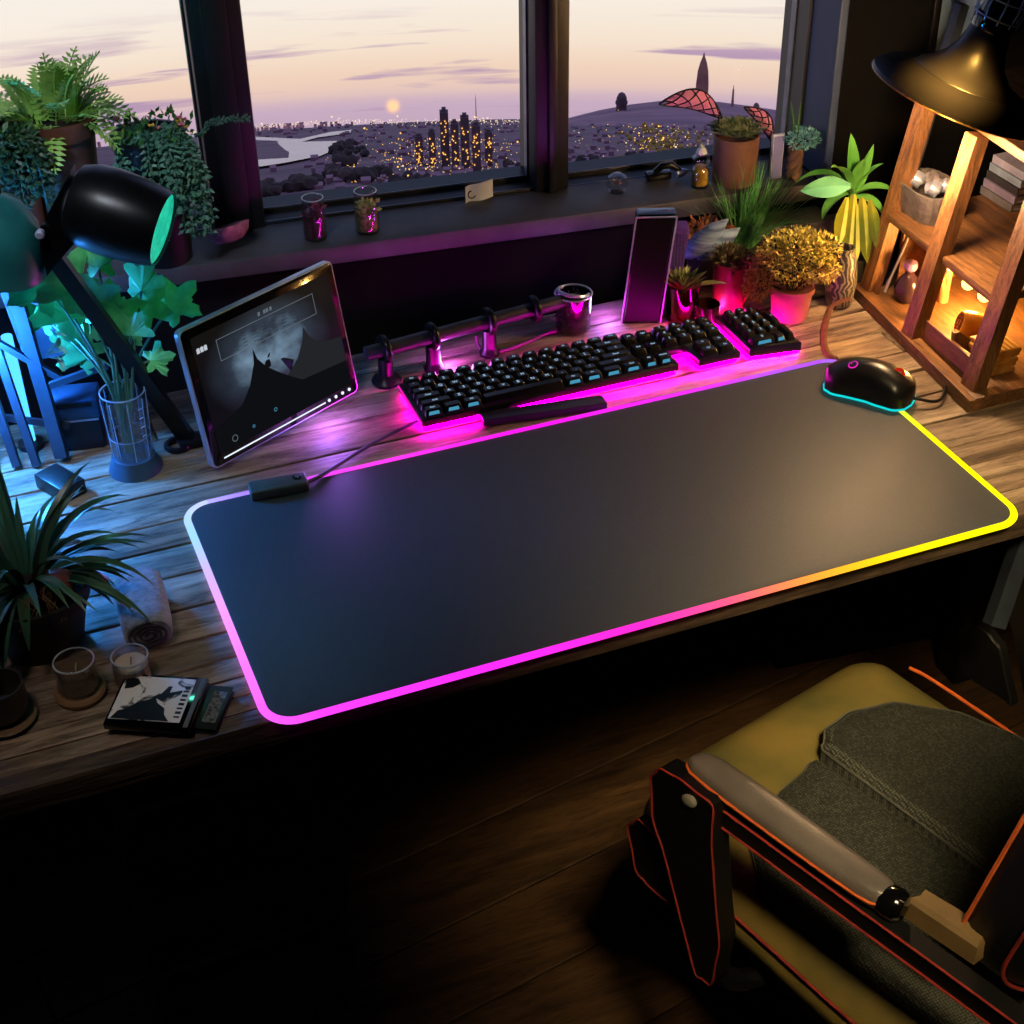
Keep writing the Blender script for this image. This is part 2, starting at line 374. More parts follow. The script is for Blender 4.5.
# ------------------------------------------------------------------ RGB mat
MW, MD = .8, .3592
mat = thing('desk_mat', 'large black desk mat with glowing rainbow light edge', 'desk mat', (.4, .18, 0))
O = rrect(.004, .0, MW-.004, MD-.004, .026, 10)
g = G(); g.slab(O, [(.0004, 0), (.0034, 0), (.0042, .0012), (.0042, .004), (.0044, .005)]); g.out('mat_surface', M['mat'], mat)
P = []
OT = rrect(.0025, -.0022, MW-.0025, MD-.0025, .028, 14)
for i in range(len(OT)):                     # resample so colours run smoothly
    a = V((*OT[i], .0042)); b = V((*OT[(i+1) % len(OT)], .0042)); k = max(1, int((b-a).length/.01))
    P += [a+(b-a)*j/k for j in range(k)]
def ledcol(p):
    x, y = p.x, p.y
    def ramp(t, st):
        for (t0, c0), (t1, c1) in zip(st, st[1:]):
            if t <= t1: f = max(0, (t-t0)/(t1-t0)); return [c0[k]+(c1[k]-c0[k])*f for k in range(3)]
        return st[-1][1]
    if y < .03: c = ramp(x, [(0,(240,90,250)),(.05,(232,60,245)),(.2,(235,40,235)),(.36,(245,40,190)),(.46,(250,90,120)),(.54,(255,150,60)),(.62,(255,205,20)),(.72,(255,238,10)),(.8,(255,250,10))])
    elif x > MW-.03: c = ramp(y, [(0,(255,250,10)),(.16,(250,240,10)),(.235,(200,235,60)),(.27,(110,230,190)),(.30,(90,200,230)),(.34,(150,120,240)),(.36,(165,80,235))])
    elif x < .03: c = ramp(y, [(0,(240,90,250)),(.08,(235,110,250)),(.16,(225,140,250)),(.24,(190,170,252)),(.30,(140,200,255)),(.34,(165,195,255)),(.36,(185,190,255))])
    else: c = ramp(x, [(0,(180,190,255)),(.07,(150,120,255)),(.13,(205,70,245)),(.2,(240,60,220)),(.4,(238,20,215)),(.62,(215,50,230)),(.7,(180,80,240)),(.8,(165,80,235))])
    return (*lin(c), 1)
g = G(); b = g.b; rings = []; n = len(P)
for i, p in enumerate(P):
    t = (P[(i+1) % n]-P[i-1]).normalized(); o = V((t.y, -t.x, 0))
    rings.append([b.verts.new(p+o*(.0042*math.cos(2*PI*k/10))+V((0, 0, .0027*math.sin(2*PI*k/10)-.0012))) for k in range(10)])
for i in range(n):
    r0, r1 = rings[i], rings[(i+1) % n]
    for k in range(10): b.faces.new((r0[k], r0[(k+1) % 10], r1[(k+1) % 10], r1[k]))
led = g.out('light_edge', M['led'], mat); me = led.data
at_ = me.color_attributes.new('led', 'FLOAT_COLOR', 'POINT')
for i, v in enumerate(me.vertices): at_.data[i].color = ledcol(v.co+led.parent.location)
cb = V((.104, .346, 0)); rz = Matrix.Rotation(math.radians(-5), 3, 'Z')
g = G(); g.box(cb+V((0, 0, .0105)), (.062, .023, .0125), rz, .0028, 3); ctl = lab(g.out('control_box', pm('grey_rubber', (74,76,70), (62,64,58), 60, .5), mat), 'grey control box on the back left edge')
g = G(); c = cb+V((.021, 0, .0168)); g.lathe([(.0052, 0), (.0052, .0008), (.0042, .0012)], c, n=24); bt = g.out('button', M['black'], ctl)
g = G(); g.tube([c+V((-.0022, .001, .0014)), c+V((0, .0022, .0014)), c+V((.0022, .001, .0014)), c+V((.0005, -.002, .0014)), c+V((-.0022, .0005, .0014))], .0006, 5)
lab(g.out('button_mark', pm('pale_mark', (210,214,210), None, 40, .4), ctl), 'white mark on the button')
g = G(); g.tube(bez(cb+V((.03, -.002, .009)), (.17, .356, .006), (.19, .39, .003), (.284, .417, .006), 20), .0022, 8); lab(g.out('cable', pm('violet_grey_cable', (96,82,120), None, 50, .45), mat), 'thin cable running to the keyboard')

# ------------------------------------------------------------------ keyboard
kb = thing('keyboard', 'black backlit mechanical keyboard with magenta glow along the back of the mat', 'keyboard', (.285, .412, 0))
OUTL = [(.285, .412), (.605, .412), (.607, .446), (.629, .446), (.631, .410), (.686, .410), (.688, .495), (.286, .50)]
g = G(); g.slab(OUTL, [(.006, .001), (.0075, 0), (.0145, 0), (.016, .0015)]); g.out('case', M['black'], kb)
g = G(); I2 = [(.288, .4155), (.602, .4155), (.604, .4495), (.632, .4495), (.634, .4135), (.683, .4135), (.685, .492), (.289, .497)]
g.slab(I2, [(.0005, .0), (.0059, -.0003)]); lab(g.out('underglow', M['magenta'], kb), 'magenta light under the case')
g = G(); g.tube([(.2845, .414, .011), (.2855, .499, .0125)], .0011, 6); lab(g.out('rim_light', M['magenta_soft'], kb), 'magenta rim on the left side')
_kc = {}
def keycap(w, d, h=.0095):
    k = (round(w, 4), round(d, 4))
    if k not in _kc:
        b = bmesh.new(); rs = []
        for z, f in ((0, 0), (h*.25, .0002), (h*.9, .0018), (h, .0026)):
            rs.append([b.verts.new((x, y+ (.0006 if z > h*.5 else 0), z - (.0008 if abs(x) < .5e-9 else 0))) for x, y in rrect(-w/2+f, -d/2+f, w/2-f, d/2-f, .0018, 2)])
        for a, c in zip(rs, rs[1:]):
            for i in range(len(a)): j = (i+1) % len(a); b.faces.new((a[i], a[j], c[j], c[i]))
        b.faces.new(rs[-1]); b.faces.new(rs[0][::-1])
        me = bpy.data.meshes.new('key'); b.to_mesh(me); b.free(); me.materials.append(M['keycap'])
        me.polygons.foreach_set('use_smooth', [True]*len(me.polygons)); me.set_sharp_from_angle(angle=math.radians(35)); _kc[k] = me
    return _kc[k]
_fg = {}
def key(root, x, y, w, d, ch, front=False, z=.0155):
    rl = root.location
    o = put_mesh('key', keycap(w, d), root, (x-rl.x, y-rl.y, z))
    if front:
        kf = round(w, 4)
        if kf not in _fg:
            q = G(); q.poly([(-w*.30, 0, 0), (w*.30, 0, 0), (w*.26, .0009, .0040), (-w*.26, .0009, .0040)]); t_ = q.out('front_glow', M['keyfront'], None, False); _fg[kf] = t_.data; bpy.data.objects.remove(t_)
        put_mesh('front_glow', _fg[kf], o, (0, -d/2+.0003, .0035))
    if ch:
        me = text_mesh(ch, .0062 if len(ch) == 1 else .0038)
        if not me.materials: me.materials.append(M['legend'])
        put_mesh('legend', me, o, (0, .0004, .0098))
    return o
px_, py_ = .0181, .0139
R0 = [(1.3,'Ctrl'),(1.3,''),(1.3,'Alt'),(5.6,''),(1.35,'Alt'),(1.35,'Fn'),(1.4,''),(1.4,'Ctrl')]
R1 = [(2.2,'Shift')]+[(1,c) for c in 'ZXCVBNM,./']+[(2.8,'Shift')]
R2 = [(1.8,'Caps')]+[(1,c) for c in "ASDFGHJKL;'"]+[(2.2,'Enter')]
R3 = [(1.5,'Tab')]+[(1,c) for c in 'QWERTYUIOP[]']+[(1.5,'\\')]
R4 = [(1,c) for c in '`1234567890-=']+[(2,'Back')]
R5 = [(1.2,'Esc')]+[(1.15,'F%d' % k) for k in range(1, 13)]
for r, row in enumerate((R0, R1, R2, R3, R4, R5)):
    x = .2885
    for w, ch in row:
        if r == 5 and ch in ('F1', 'F5', 'F9'): x += .001
        key(kb, x+w*px_*.5, .4205+r*py_, w*px_-.0016, py_-.0012, ch, r == 0 and w < 3); x += w*px_
for r, row in enumerate((('Alt','Home'), ('Del','End'), ('Ins','PgU'))):
    for c, ch in enumerate(row): key(kb, .5715+c*.019, .4205+(r*2+.3)*py_, .0172, py_*1.35, ch, r == 0)
for r in range(3):
    for c in range(4): key(kb, .615+c*.0196, .457+r*py_, .018, py_-.0012, ('789-', '456+', '123=')[2-r][c] if c < 4 else '')
for r in range(2):
    for c in range(2): key(kb, .647+c*.0225, .418+r*.016, .0205, .0145, ('Up', 'Dn', 'Lt', 'Rt')[r*2+c])
kb.location.y -= .011
npd = thing('number_pad', 'small separate number pad at the right end of the black keyboard', 'keypad', (.727, .45, 0))
g = G(); g.slab([(.699, .406), (.764, .396), (.757, .494), (.700, .497)], [(.004, .001), (.0055, 0), (.0145, 0), (.016, .0015)]); g.out('case', M['black'], npd)
g = G(); g.slab([(.702, .409), (.7605, .4), (.754, .491), (.703, .494)], [(.0004, -.002), (.0038, -.002)]); lab(g.out('underglow', M['magenta'], npd), 'magenta light under the case')
for r, row in enumerate(('0.', '123', '456', '789', '/*-')):
    for c, ch in enumerate(row):
        w = .031 if (r == 0 and c == 0) else .0132; x = .7105+(c+(.5 if r == 0 and c == 0 else (1 if r == 0 else 0)))*.0145
        key(npd, x+.001, .4135+r*.0172-(x-.71)*.05, w, .0155, ch, r == 0)
for r in range(2): key(npd, .7105+3*.0145+.0005, .4185+r*.036, .0105, .033 if r else .029, '+' if r else '', False)
npd.location.y -= .007
g = G(); rz = Matrix.Rotation(math.radians(-8), 3, 'Z'); g.box((.425, .385, .0045), (.146, .022, .009), rz @ Matrix.Rotation(math.radians(-4), 3, 'X'), .002, 2)
tag(g.out('wrist_rest', pm('dark_violet_pad', (62,50,78), (54,44,68), 50, .4)), 'dark flat wrist rest bar in front of the keyboard space bar', 'wrist rest')

# ------------------------------------------------------------------ mouse
mo = thing('mouse', 'black computer mouse with cyan glowing rim on the right back corner of the mat', 'mouse', (.795, .285, .0045))
ca, sa = math.cos(math.radians(-50)), math.sin(math.radians(-50))
def mp(l, w, z): return V((.786+1.02*(l*ca-w*sa), .272+1.02*(l*sa+w*ca), z*1.2-.0010))
mw = [(-.051,.008),(-.047,.019),(-.036,.0245),(-.018,.0235),(0,.0235),(.018,.0265),(.034,.028),(.044,.023),(.050,.011)]
def mhalf(l):
    for (a, wa), (b, wb) in zip(mw, mw[1:]):
        if a <= l <= b: f = (l-a)/(b-a); f = f*f*(3-2*f); return wa+(wb-wa)*f
    return .008
def mh(l): return .013+.021*math.sin(PI*min(1, max(0, (l+.056)/.112)))**.75
g = G(); rings = []
for i in range(25):
    l = -.051+.101*i/24; hw = mhalf(l); h = mh(l)
    rings.append([mp(l, hw*math.cos(a)*(1 if True else 0), .0062+(h)*max(0, math.sin(a))**.7) for a in [PI*k/14 for k in range(15)]]+[mp(l, -hw*.5, .0055), mp(l, hw*.5, .0055)])
g.loops(rings); g.out('shell', pm('black_mouse_shell', (24,24,26), (19,19,21), 80, .3), mo)
ol = [(-.051+.101*i/24) for i in range(25)]
pts = [mp(l, mhalf(l)+.0005, .0062) for l in ol]+[mp(l, -mhalf(l)-.0005, .0062) for l in ol[::-1]]; pts.append(pts[0])
g = G(); g.tube(pts, .0013, 6); lab(g.out('rim_light', M['cyan'], mo), 'cyan glowing rim')
c = mp(-.020, -.009, mh(-.020)*.90+.0062)
g = G(); rn = Matrix.Rotation(math.radians(0), 3, 'X'); rx = Matrix.Rotation(math.radians(22), 3, V((-sa, ca, 0)))*1
ax = (V((-ca*.30+sa*.35, -sa*.30-ca*.35, 1))).normalized(); ex, ey, _ = frame_from(ax)
sp = [c+ax*.0012+(ex*math.cos(t)+ey*math.sin(t))*(.0052 if t < 5.4 else .0052-(t-5.4)*.0022) for t in [k*.3 for k in range(24)]]
g.tube(sp, .0007, 5); lab(g.out('logo', M['logo'], mo), 'magenta swirl logo')
g = G(); wc = mp(.03, 0, mh(.03)+.0045); g.ring(wc, .005, .0022, (-sa, ca, 0), 24, 8); lab(g.out('scroll_wheel', M['red'], mo), 'red glowing scroll wheel')
g = G(); g.tube(spline([mp(.049, 0, .010), (.850, .225, .006), (.90, .272, .004), (.95, .27, .004), (.99, .30, .003)]), .002, 8); lab(g.out('cable', M['black'], mo), 'black cable running off to the right')
# ================================================================== LEFT SIDE OF THE DESK
GREEN = pm('leaf_green', (62,118,52), (38,82,40), 40, .5); DKGREEN = pm('dark_leaf_green', (40,78,48), (26,54,36), 40, .45)
TEALLEAF = pm('blue_green_leaf', (84,134,116), (56,100,84), 60, .5); FERN = pm('fern_green', (176,216,112), (112,164,76), 30, .55)
SOIL = pm('soil', (44,32,24), (28,20,16), 90, .9, bump=.5)
TERRA = pm('brown_terracotta', (104,58,40), (80,44,32), 25, .7, bump=.2)
GLASS = thin_glass('clear_glass', (.93,.95,.96), .14)
# black desk lamp
p0 = at(190, 445); lampL = thing('desk_lamp', 'black desk lamp leaning over the left side with teal rimmed bullet shade', 'desk lamp', (p0.x, p0.y, 0))
PL = p0-HD*.10; e = up(45, 248, PL); d = (e-p0)
g = G(); x, y, _ = frame_from(d)
rings = []
for t in (0, .02, .98, 1):
    c = p0+V((0, 0, .006))+d*t; a, b = .0085*(1.0-.1*t)*(1 if .01 < t < .99 else .8), .005
    rings.append([c+RT*a*q0+HD*b*q1+V((0, 0, .35*a*q0)) for q0, q1 in ((1,-1),(1,1),(-1,1),(-1,-1))])
g.loops(rings); g.out('arm', M['blackmetal'], lampL)
g = G(); g.box(p0+V((.004, 0, .006)), (.034, .022, .011), None, .003, 2); g.out('base', M['blackmetal'], lampL)
g = G(); g.ring(at(181, 444, .004)+V((-.004, .0, 0)), .012, .0035, (0, 0, 1), 24, 8); g.out('clamp_ring', M['blackmetal'], lampL)
hc = up(119, 215, PL); HS = .80
ax = (RT*.92+V((0, 0, -.28))-HD*.15).normalized()
g = G(); g.lathe([(r_*HS, h_*HS) for r_, h_ in [(.018,-.062),(.030,-.060),(.044,-.052),(.0505,-.035),(.0525,-.01),(.051,.02),(.047,.046),(.0445,.055),(.0435,.055),(.046,.045),(.0495,.018),(.0505,-.01),(.0485,-.034),(.042,-.049),(.018,-.058)]], hc, ax, 40, True, True)
g.out('shade', M['blackmetal'], lampL)
g = G(); g.lathe([(r_*HS, h_*HS) for r_, h_ in [(.0430,.0515),(.0435,.046),(.0425,.042),(.020,.046),(.020,.0515)]], hc, ax, 40, True, True); g.b.faces.ensure_lookup_table()
lab(g.out('diffuser_ring', pm('teal_glass_diffuser', (40,170,150), (20,120,110), 120, .35, emis=(20,150,132), es=.55, bump=.3), lampL), 'glowing teal ring inside the shade mouth')
g = G(); nb = hc-ax*.062; ne = e+V((0, 0, .012))
a1 = hc-ax*.052*HS
g.loops([[a1+V((0,0,1))*zz*s+HD*q*s for zz, q in ((.030,-.018),(.030,.018),(-.030,.018),(-.030,-.018))] if s > .9 else [e+V((0,0,1))*zz+HD*q for zz, q in ((.022,-.012),(.022,.012),(-.024,.012),(-.024,-.012))] for s in (1, .5)])
g.out('neck', M['blackgloss'], lampL)
g = G(); k = up(45, 225, PL)-HD*.016; g.lathe([(.004, 0), (.0045, .006), (.003, .008)], k, -HD, 16); lab(g.out('knob', M['alu'], lampL), 'small silver tension knob')
LAMPB = hc+ax*.11*HS
# teal glass shade at the left edge
c = up(-6, 238, PL); tg = thing('teal_dome_light', 'teal glass dome shade cut by the left picture edge, beside the black lamp', 'lamp shade', (c.x, c.y, c.z))
g = G(); g.lathe([(.006,.045),(.024,.038),(.040,.018),(.049,-.012),(.051,-.03),(.049,-.03),(.047,-.012),(.038,.016),(.022,.035),(.006,.041)], c, (.25,-.1,1), 36)
g.out('dome', pm('teal_enamel', (36,110,110), (24,84,88), 30, .3), tg)
g = G(); g.tube([c+V((.01,0,.042)), c+V((.02,.01,.09)), c+V((-.1,.06,.14)), c+V((-.42,.1,.16))], .005, 8); g.out('stem', M['blackmetal'], tg)
# fern in tall brown pot on the sill
def sillpt(x, y=200, v=.045): p = wat(x, y, v); return V((p.x, p.y, .1))
c = sillpt(67); f1 = thing('potted_fern', 'bright green fern in tall brown pot against the left window pane', 'fern', c)
T = wat(67, 112, .045).z-.1; R = .047
g = G(); g.lathe([(R*.66,0),(R*.70,.004),(R*.98,T-.022),(R*1.06,T-.021),(R*1.08,T),(R*.98,T),(R*.95,T-.012)], c, n=36, cap1=True); g.out('pot', TERRA, f1)
g = G(); g.lathe([(R*.95,T-.010),(R*.5,T-.006),(.001,T-.004)], c, n=24); g.out('soil', SOIL, f1)
g = G(); o = c+V((0, 0, T-.006)); rnd = random.Random(3)
for i in range(46):
    a = rnd.uniform(0, 2*PI); el = rnd.uniform(.15, 1.5)
    dd = RT*math.cos(a)*math.cos(el)+HD*math.sin(a)*math.cos(el)*.7+V((0, 0, math.sin(el)))
    if dd.dot(HD) > .3: dd -= HD*.5
    g.frond(o+RT*math.cos(a)*.028+HD*math.sin(a)*.02, dd, rnd.uniform(.05, .082), rnd.uniform(1.0, 2.2), 11, rnd.uniform(.016, .026))
g.out('fronds', FERN, f1, False)
# trailing succulents
def trailing(name, label, x, ytop, v, pr, ph, mat, n, spread, drop, seed, potmat, flowers=False, bias=0):
    c = sillpt(x, 200, v); t = thing(name, label, 'trailing plant', c); zt = wat(x, ytop, v).z; rnd = random.Random(seed)
    g = G(); g.lathe([(pr*.7,0),(pr*.95,zt-.1-.012),(pr,zt-.1),(pr*.9,zt-.1),(pr*.88,zt-.1-.01)], c, n=28, cap1=True); g.out('pot', potmat, t)
    top = V((c.x, c.y, zt)); g = G()
    for i in range(n):
        a = rnd.uniform(0, 2*PI); o = RT*math.cos(a)+HD*math.sin(a)*.6; 
        if o.dot(HD) > .1: o -= HD*1.4*o.dot(HD)
        o = o.normalized()*spread*rnd.uniform(.5, 1.1)+RT*bias-HD*.012; L = drop*rnd.uniform(.35, 1)
        p = bez(top+o*.4+V((0,0,-.006)), top+o*.8+V((0, 0, rnd.uniform(.012, .03))), top+o*1.5+V((0, 0, -.01)), top+o*1.45+V((0, 0, -L)), max(8, int(L/.0036)))
        g.strand(p, .0062, 3)
    g.out('trailing_stems', mat, t, False)
    g = G()
    for i in range(70):
        a = rnd.uniform(0, 2*PI); q = math.sqrt(rnd.random())*pr*1.2; p = top+RT*math.cos(a)*q+HD*math.sin(a)*q+V((0, 0, rnd.uniform(-.004, .012)))
        dd = V((rnd.uniform(-1,1), rnd.uniform(-1,1), rnd.uniform(.2,1.4)))
        g.leaflet(p, dd, rnd.uniform(.008, .016), .006, (rnd.uniform(-1,1), rnd.uniform(-1,1), .3)); g.leaflet(p, -dd+V((0,0,1)), .01, .005, (1,.3,.2))
    g.out('crown_leaves', GREEN, t, False)
    if flowers:
        for i in range(12):
            g = G(); a = rnd.uniform(-1, 1); p = top+RT*(a*pr*1.35)+HD*rnd.uniform(-.7, .1)*pr+V((0, 0, rnd.uniform(.012, .024)))
            for k in range(5): g.leaflet(p, RT*math.cos(k*1.257)+HD*math.sin(k*1.257)+V((0,0,.5)), .006, .0055, (0,0,1))
            g.ball(p+V((0,0,.001)), .0016, sub=1)
            g.out('flower', (PINKF, YELF)[i % 3 == 1], t, False)
    return t
PINKF = pm('pink_petals', (206,120,128), (180,90,104), 60, .6); YELF = pm('yellow_petals', (220,180,70), (190,140,50), 60, .6)
trailing('trailing_succulent', 'dark green trailing plant in low planter at left edge below the tall fern', 14, 130, .01, .036, .1, DKGREEN, 60, .036, .075, 5, TERRA)
t2 = trailing('trailing_succulent', 'long beaded trailing succulent with pinkish flowers hanging beside the left window post', 158, 132, .03, .044, .1, TEALLEAF, 52, .034, .115, 8, M['black'], True, .010)
g = G(); p = wat(198, 137, .028); g.strand(bez(p, p+RT*.012+V((0,0,.022)), p+RT*.04+V((0,0,.022)), p+RT*.062+V((0,0,.022)), 26), .0036, 3); g.out('tendril', TEALLEAF, t2, False)
# pink dish on the sill end
c = at(230, 247, .1); c = V((c.x, c.y, .1)); g = G()
axd = (V((0,0,1))+HD*.35+RT*-.28).normalized()
g.lathe([(.004,-.014),(.016,-.012),(.025,-.004),(.029,.006),(.0275,.0065),(.0235,-.002),(.015,-.0095),(.004,-.0115)], c+V((0,0,.0215)), axd, 36)
tag(g.out('dish', pm('mauve_pottery', (160,104,122), (126,78,98), 160, .55, bump=.5, bscale=300)), 'small mauve pottery dish tipped on the left end of the window sill', 'dish')
# leafy cutting in a glass beaker
c = at(136, 468); c.z = 0; bk = thing('beaker', 'clear ribbed glass beaker on flared blue base beside the tablet', 'beaker', c)
g = G(); g.lathe([(.029,0),(.0285,.004),(.0235,.017),(.0235,.0185),(.001,.0185)], c, n=36); lab(g.out('base', pm('blue_grey_base', (60,84,104), (48,70,92), 30, .5), bk), 'flared dull blue base')
g = G(); H_ = .098; g.lathe([(.0205,.0186),(.0212,.03),(.0235,H_),(.0242,H_+.001),(.0226,H_),(.0203,.031),(.0196,.0205),(.001,.0205)], c, n=40); g.out('glass', GLASS, bk)
g = G()
for k in range(8):
    a = 2*PI*k/8; o = V((math.cos(a), math.sin(a), 0)); g.tube([c+o*.0210+V((0,0,.02)), c+o*.0241+V((0,0,H_-.004))], .0006, 5)
g.ring(c+V((0,0,H_)), .0234, .0009, n=40); g.ring(c+V((0,0,.045)), .0219, .0005, n=40, m=5)
g.out('ribs', pm('glass_highlight', (170,190,215), (150,170,200), 60, .2, metal=.3), bk)
for k in range(4):
    g = G(); a = -1.0; o = V((math.cos(a), math.sin(a), 0)); q = V((-math.sin(a), math.cos(a), 0)); z = .05+k*.011
    g.loops([[c+o*.0237+q*(s*.0025)+V((0,0,z+h)) for s, h in ((-1,0),(1,0),(1,.001),(-1,.001))], [c+o*.0241+q*(s*.0025)+V((0,0,z+h)) for s, h in ((-1,0),(1,0),(1,.001),(-1,.001))]])
    g.out('graduation', pm('white_print', (210,220,230), None, 50, .5), bk)
lp = thing('leafy_cutting', 'broad lobed green leaf cutting standing in the glass beaker behind the lamp arm', 'plant', c+V((0,0,.022)))
g = G(); tips = []
LEAFM = pm('lobed_leaf', (120,220,140), (74,160,100), 35, .45, bump=.3); rnd = random.Random(4)
specs = [(50,290,.05),(78,285,.05),(112,322,.05),(86,360,.04),(70,322,.05),(135,312,.045),(60,320,.040),(100,300,.042),(138,292,.036),(160,325,.038),(118,345,.036),(70,345,.03),(95,270,.034),(40,335,.030),(130,330,.03),(148,358,.026),(104,330,.034)]
gl = G()
for i, (x, y, s) in enumerate(specs):
    s *= 1.15; y += 8
    tpt = up(x, y, c)+HD*rnd.uniform(.0, .05); b0 = c+V((rnd.uniform(-.01,.01), rnd.uniform(-.008,.008), .024)); neck = c+V((rnd.uniform(-.012,.012), rnd.uniform(-.012,.012), .10))
    pts = bez(b0, neck, V((neck.x, neck.y, neck.z+.02)), tpt, 12); g.tube(pts, .0014, 6)
    dr = (tpt-neck); dr.z *= .4; dr = (dr.normalized()+V((0,0,rnd.uniform(-.2,.5)))-HD*.3).normalized(); nn = (-HD+V((0,0,.7))+RT*rnd.uniform(-.4,.4)).normalized(); sd = dr.cross(nn).normalized(); nn = sd.cross(dr)
    K = 41; rad = []
    for k in range(K):
        a = -PI+2*PI*k/(K-1); rad.append((.80+.26*math.cos(5*a)+.10*math.cos(a)+.07*math.sin(19*a+i))*min(1, .25+(PI-abs(a))*1.6))
    ring0 = [tpt+dr*s*.1]
    vs0 = gl.b.verts.new(tpt); vo = []
    for k in range(K):
        a = PI-2*PI*k/(K-1)*.995 if False else -PI+2*PI*k/(K-1); q = rad[k]*s*.62
        p = tpt+dr*(math.cos(a)*q+s*.25)+sd*math.sin(a)*q; p += nn*(-.28*(q*q)/s+.10*q*math.cos(5*a)+rnd.uniform(-.001,.001)); vo.append(gl.b.verts.new(p))
    for k in range(K-1): gl.b.faces.new((vs0, vo[k], vo[k+1]))
g.out('stems', pm('pale_stem', (70,110,84), None, 40, .5), lp); gl.out('leaves', LEAFM, lp, True)
g = G(); q0 = up(60, 318, c)-HD*.035
for k in range(9): g.blade(q0+RT*.004*(k % 3)+V((0,0,-.004*k)), RT*math.cos(k*1.9)+V((0,0,math.sin(k*1.9)+.3))-HD*.4, .018, .006, .3, 5)
lab(g.out('young_leaves', pm('pale_cyan_leaf', (150,215,215), (110,180,180), 60, .4), lp), 'pale young leaves')
# drawer box
q = at(85, 446); c = V((q.x, q.y+.012, 0)); rz = Matrix.Rotation(math.radians(-12), 3, 'Z'); BLUE = pm('blue_painted_wood', (60,100,140), (48,84,120), 30, .6)
bx = thing('storage_box', 'small blue two tone storage box behind the beaker', 'box', c)
g = G(); g.box(c+V((0,0,.019)), (.05,.038,.038), rz, .002); lab(g.out('body', pm('dark_navy_box', (30,40,56), (24,32,46), 30, .5), bx), 'dark lower half')
g = G(); g.box(c+V((0,0,.051)), (.052,.040,.024), rz, .002); g.out('lid', BLUE, bx)
g = G(); g.box(c+rz @ V((0,-.0205,.0585)), (.04,.002,.005), rz); g.out('slot', M['black'], bx)
g = G(); g.box(c+rz @ V((0,-.0195,.0385)), (.048,.003,.002), rz); g.out('seam', M['alu'], bx)
# slatted rack lit by a blue LED tube
RW = pm('blue_black_rack', (48,58,74), (36,44,60), 30, .5, bump=.1)
c = at(45, 468); c.z = 0; rk = thing('slatted_rack', 'dark slatted easel rack in blue light at left edge behind the strappy plant', 'rack', c)
def bar(g, a, b, w, t):
    d = (b-a).normalized(); s1 = RT; s2 = d.cross(s1).normalized(); s1 = s2.cross(d)
    g.loops([[p+s1*(w*i)+s2*(t*j) for i, j in ((.5,.5),(-.5,.5),(-.5,-.5),(.5,-.5))] for p in (a, b)])
A = up(60, 462, c)+HD*.01; B = up(-4, 292, c)+HD*.05
g = G(); bar(g, A, B, .014, .010); g.out('front_rail', RW, rk)
for k, (x0, y0, x1, y1) in enumerate(((38,470,-26,330),(18,470,-42,340),(-4,470,-62,345))):
    g = G(); a = up(x0, y0, c); a.z = max(a.z, .003); bar(g, a, up(x1, y1, c)+HD*.04, .009, .006); g.out('slat', RW, rk)
for k, (x0, y0, x1, y1) in enumerate(((60,395,-30,345),(64,440,-20,430))):
    g = G(); bar(g, up(x0, y0, c)+HD*.028, up(x1, y1, c)+HD*.03, .007, .005); g.out('cross_bar', RW, rk)
g = G(); bar(g, up(46, 395, c)+HD*.02, up(103, 375, c)+HD*.02, .007, .006); g.out('arm', RW, rk)
g = G(); a0, b0 = up(34, 392, c)+HD*.075, up(-18, 262, c)+HD*.085; bar(g, a0, b0, .055, .006); lab(g.out('back_panel', pm('blue_grey_panel', (86,108,136), (66,88,120), 14, .6, bump=.2), rk), 'flat panel behind the slats')
tp = up(8, 410, c)+HD*.045; tb = V((tp.x, tp.y, 0)); tl = thing('led_tube_lamp', 'glowing blue LED tube standing behind the dark slatted rack', 'lamp', tb)
g = G(); g.lathe([(.014,0),(.014,.006),(.006,.008)], tb, n=20); g.out('base', M['black'], tl)
g = G(); g.lathe([(.006,.008),(.006,.14)], tb, n=16); g.out('tube', emit('blue_led_tube', (70,170,255), 2.2), tl)
LEDP = tb+V((.035, -.01, .10))
# black brick lying by the plant
c = at(62, 490); rz = Matrix.Rotation(math.radians(-62), 3, 'Z'); g = G(); g.box((c.x, c.y, .009), (.05,.03,.018), rz, .002)
tag(g.out('power_brick', M['black']), 'plain black power brick lying behind the strappy potted plant', 'power brick')
# strappy plant in dark pot
c = at(44, 640); c.z = 0; pp = thing('potted_aloe', 'strappy dark green plant in large black pot at left edge of desk', 'potted plant', c)
PR, PH = .050, .066
g = G(); g.lathe([(PR*.72,0),(PR*.76,.003),(PR*.98,PH-.014),(PR*1.04,PH-.013),(PR*1.06,PH),(PR*.98,PH),(PR*.94,PH-.012)], c, n=40, cap1=True); g.out('pot', pm('black_clay_pot', (28,25,24), (20,18,18), 40, .6, bump=.2), pp)
g = G(); g.lathe([(PR*.94,PH-.010),(PR*.5,PH-.004),(.001,PH-.002)], c, n=28); g.out('soil', SOIL, pp)
g = G(); g.ball(c+V((.021,-.010,PH+.001)), .019, (1,.8,.85), 2, jit=.12); lab(g.out('stone', pm('maroon_stone', (128,50,52), (104,38,42), 30, .5), pp), 'maroon stone on the soil')
g = G(); rnd = random.Random(12); o = c+V((-.004, .012, PH-.006))
for i in range(84):
    a = rnd.uniform(0, 2*PI); el = rnd.uniform(.35, 1.45); dd = V((math.cos(a)*math.cos(el), math.sin(a)*math.cos(el)*.9+.12, math.sin(el)))
    g.blade(o+V((math.cos(a)*.012, math.sin(a)*.012, 0)), dd, rnd.uniform(.075, .135), rnd.uniform(.007, .013), rnd.uniform(1.0, 2.3), 9, .22, None, 0, .3)
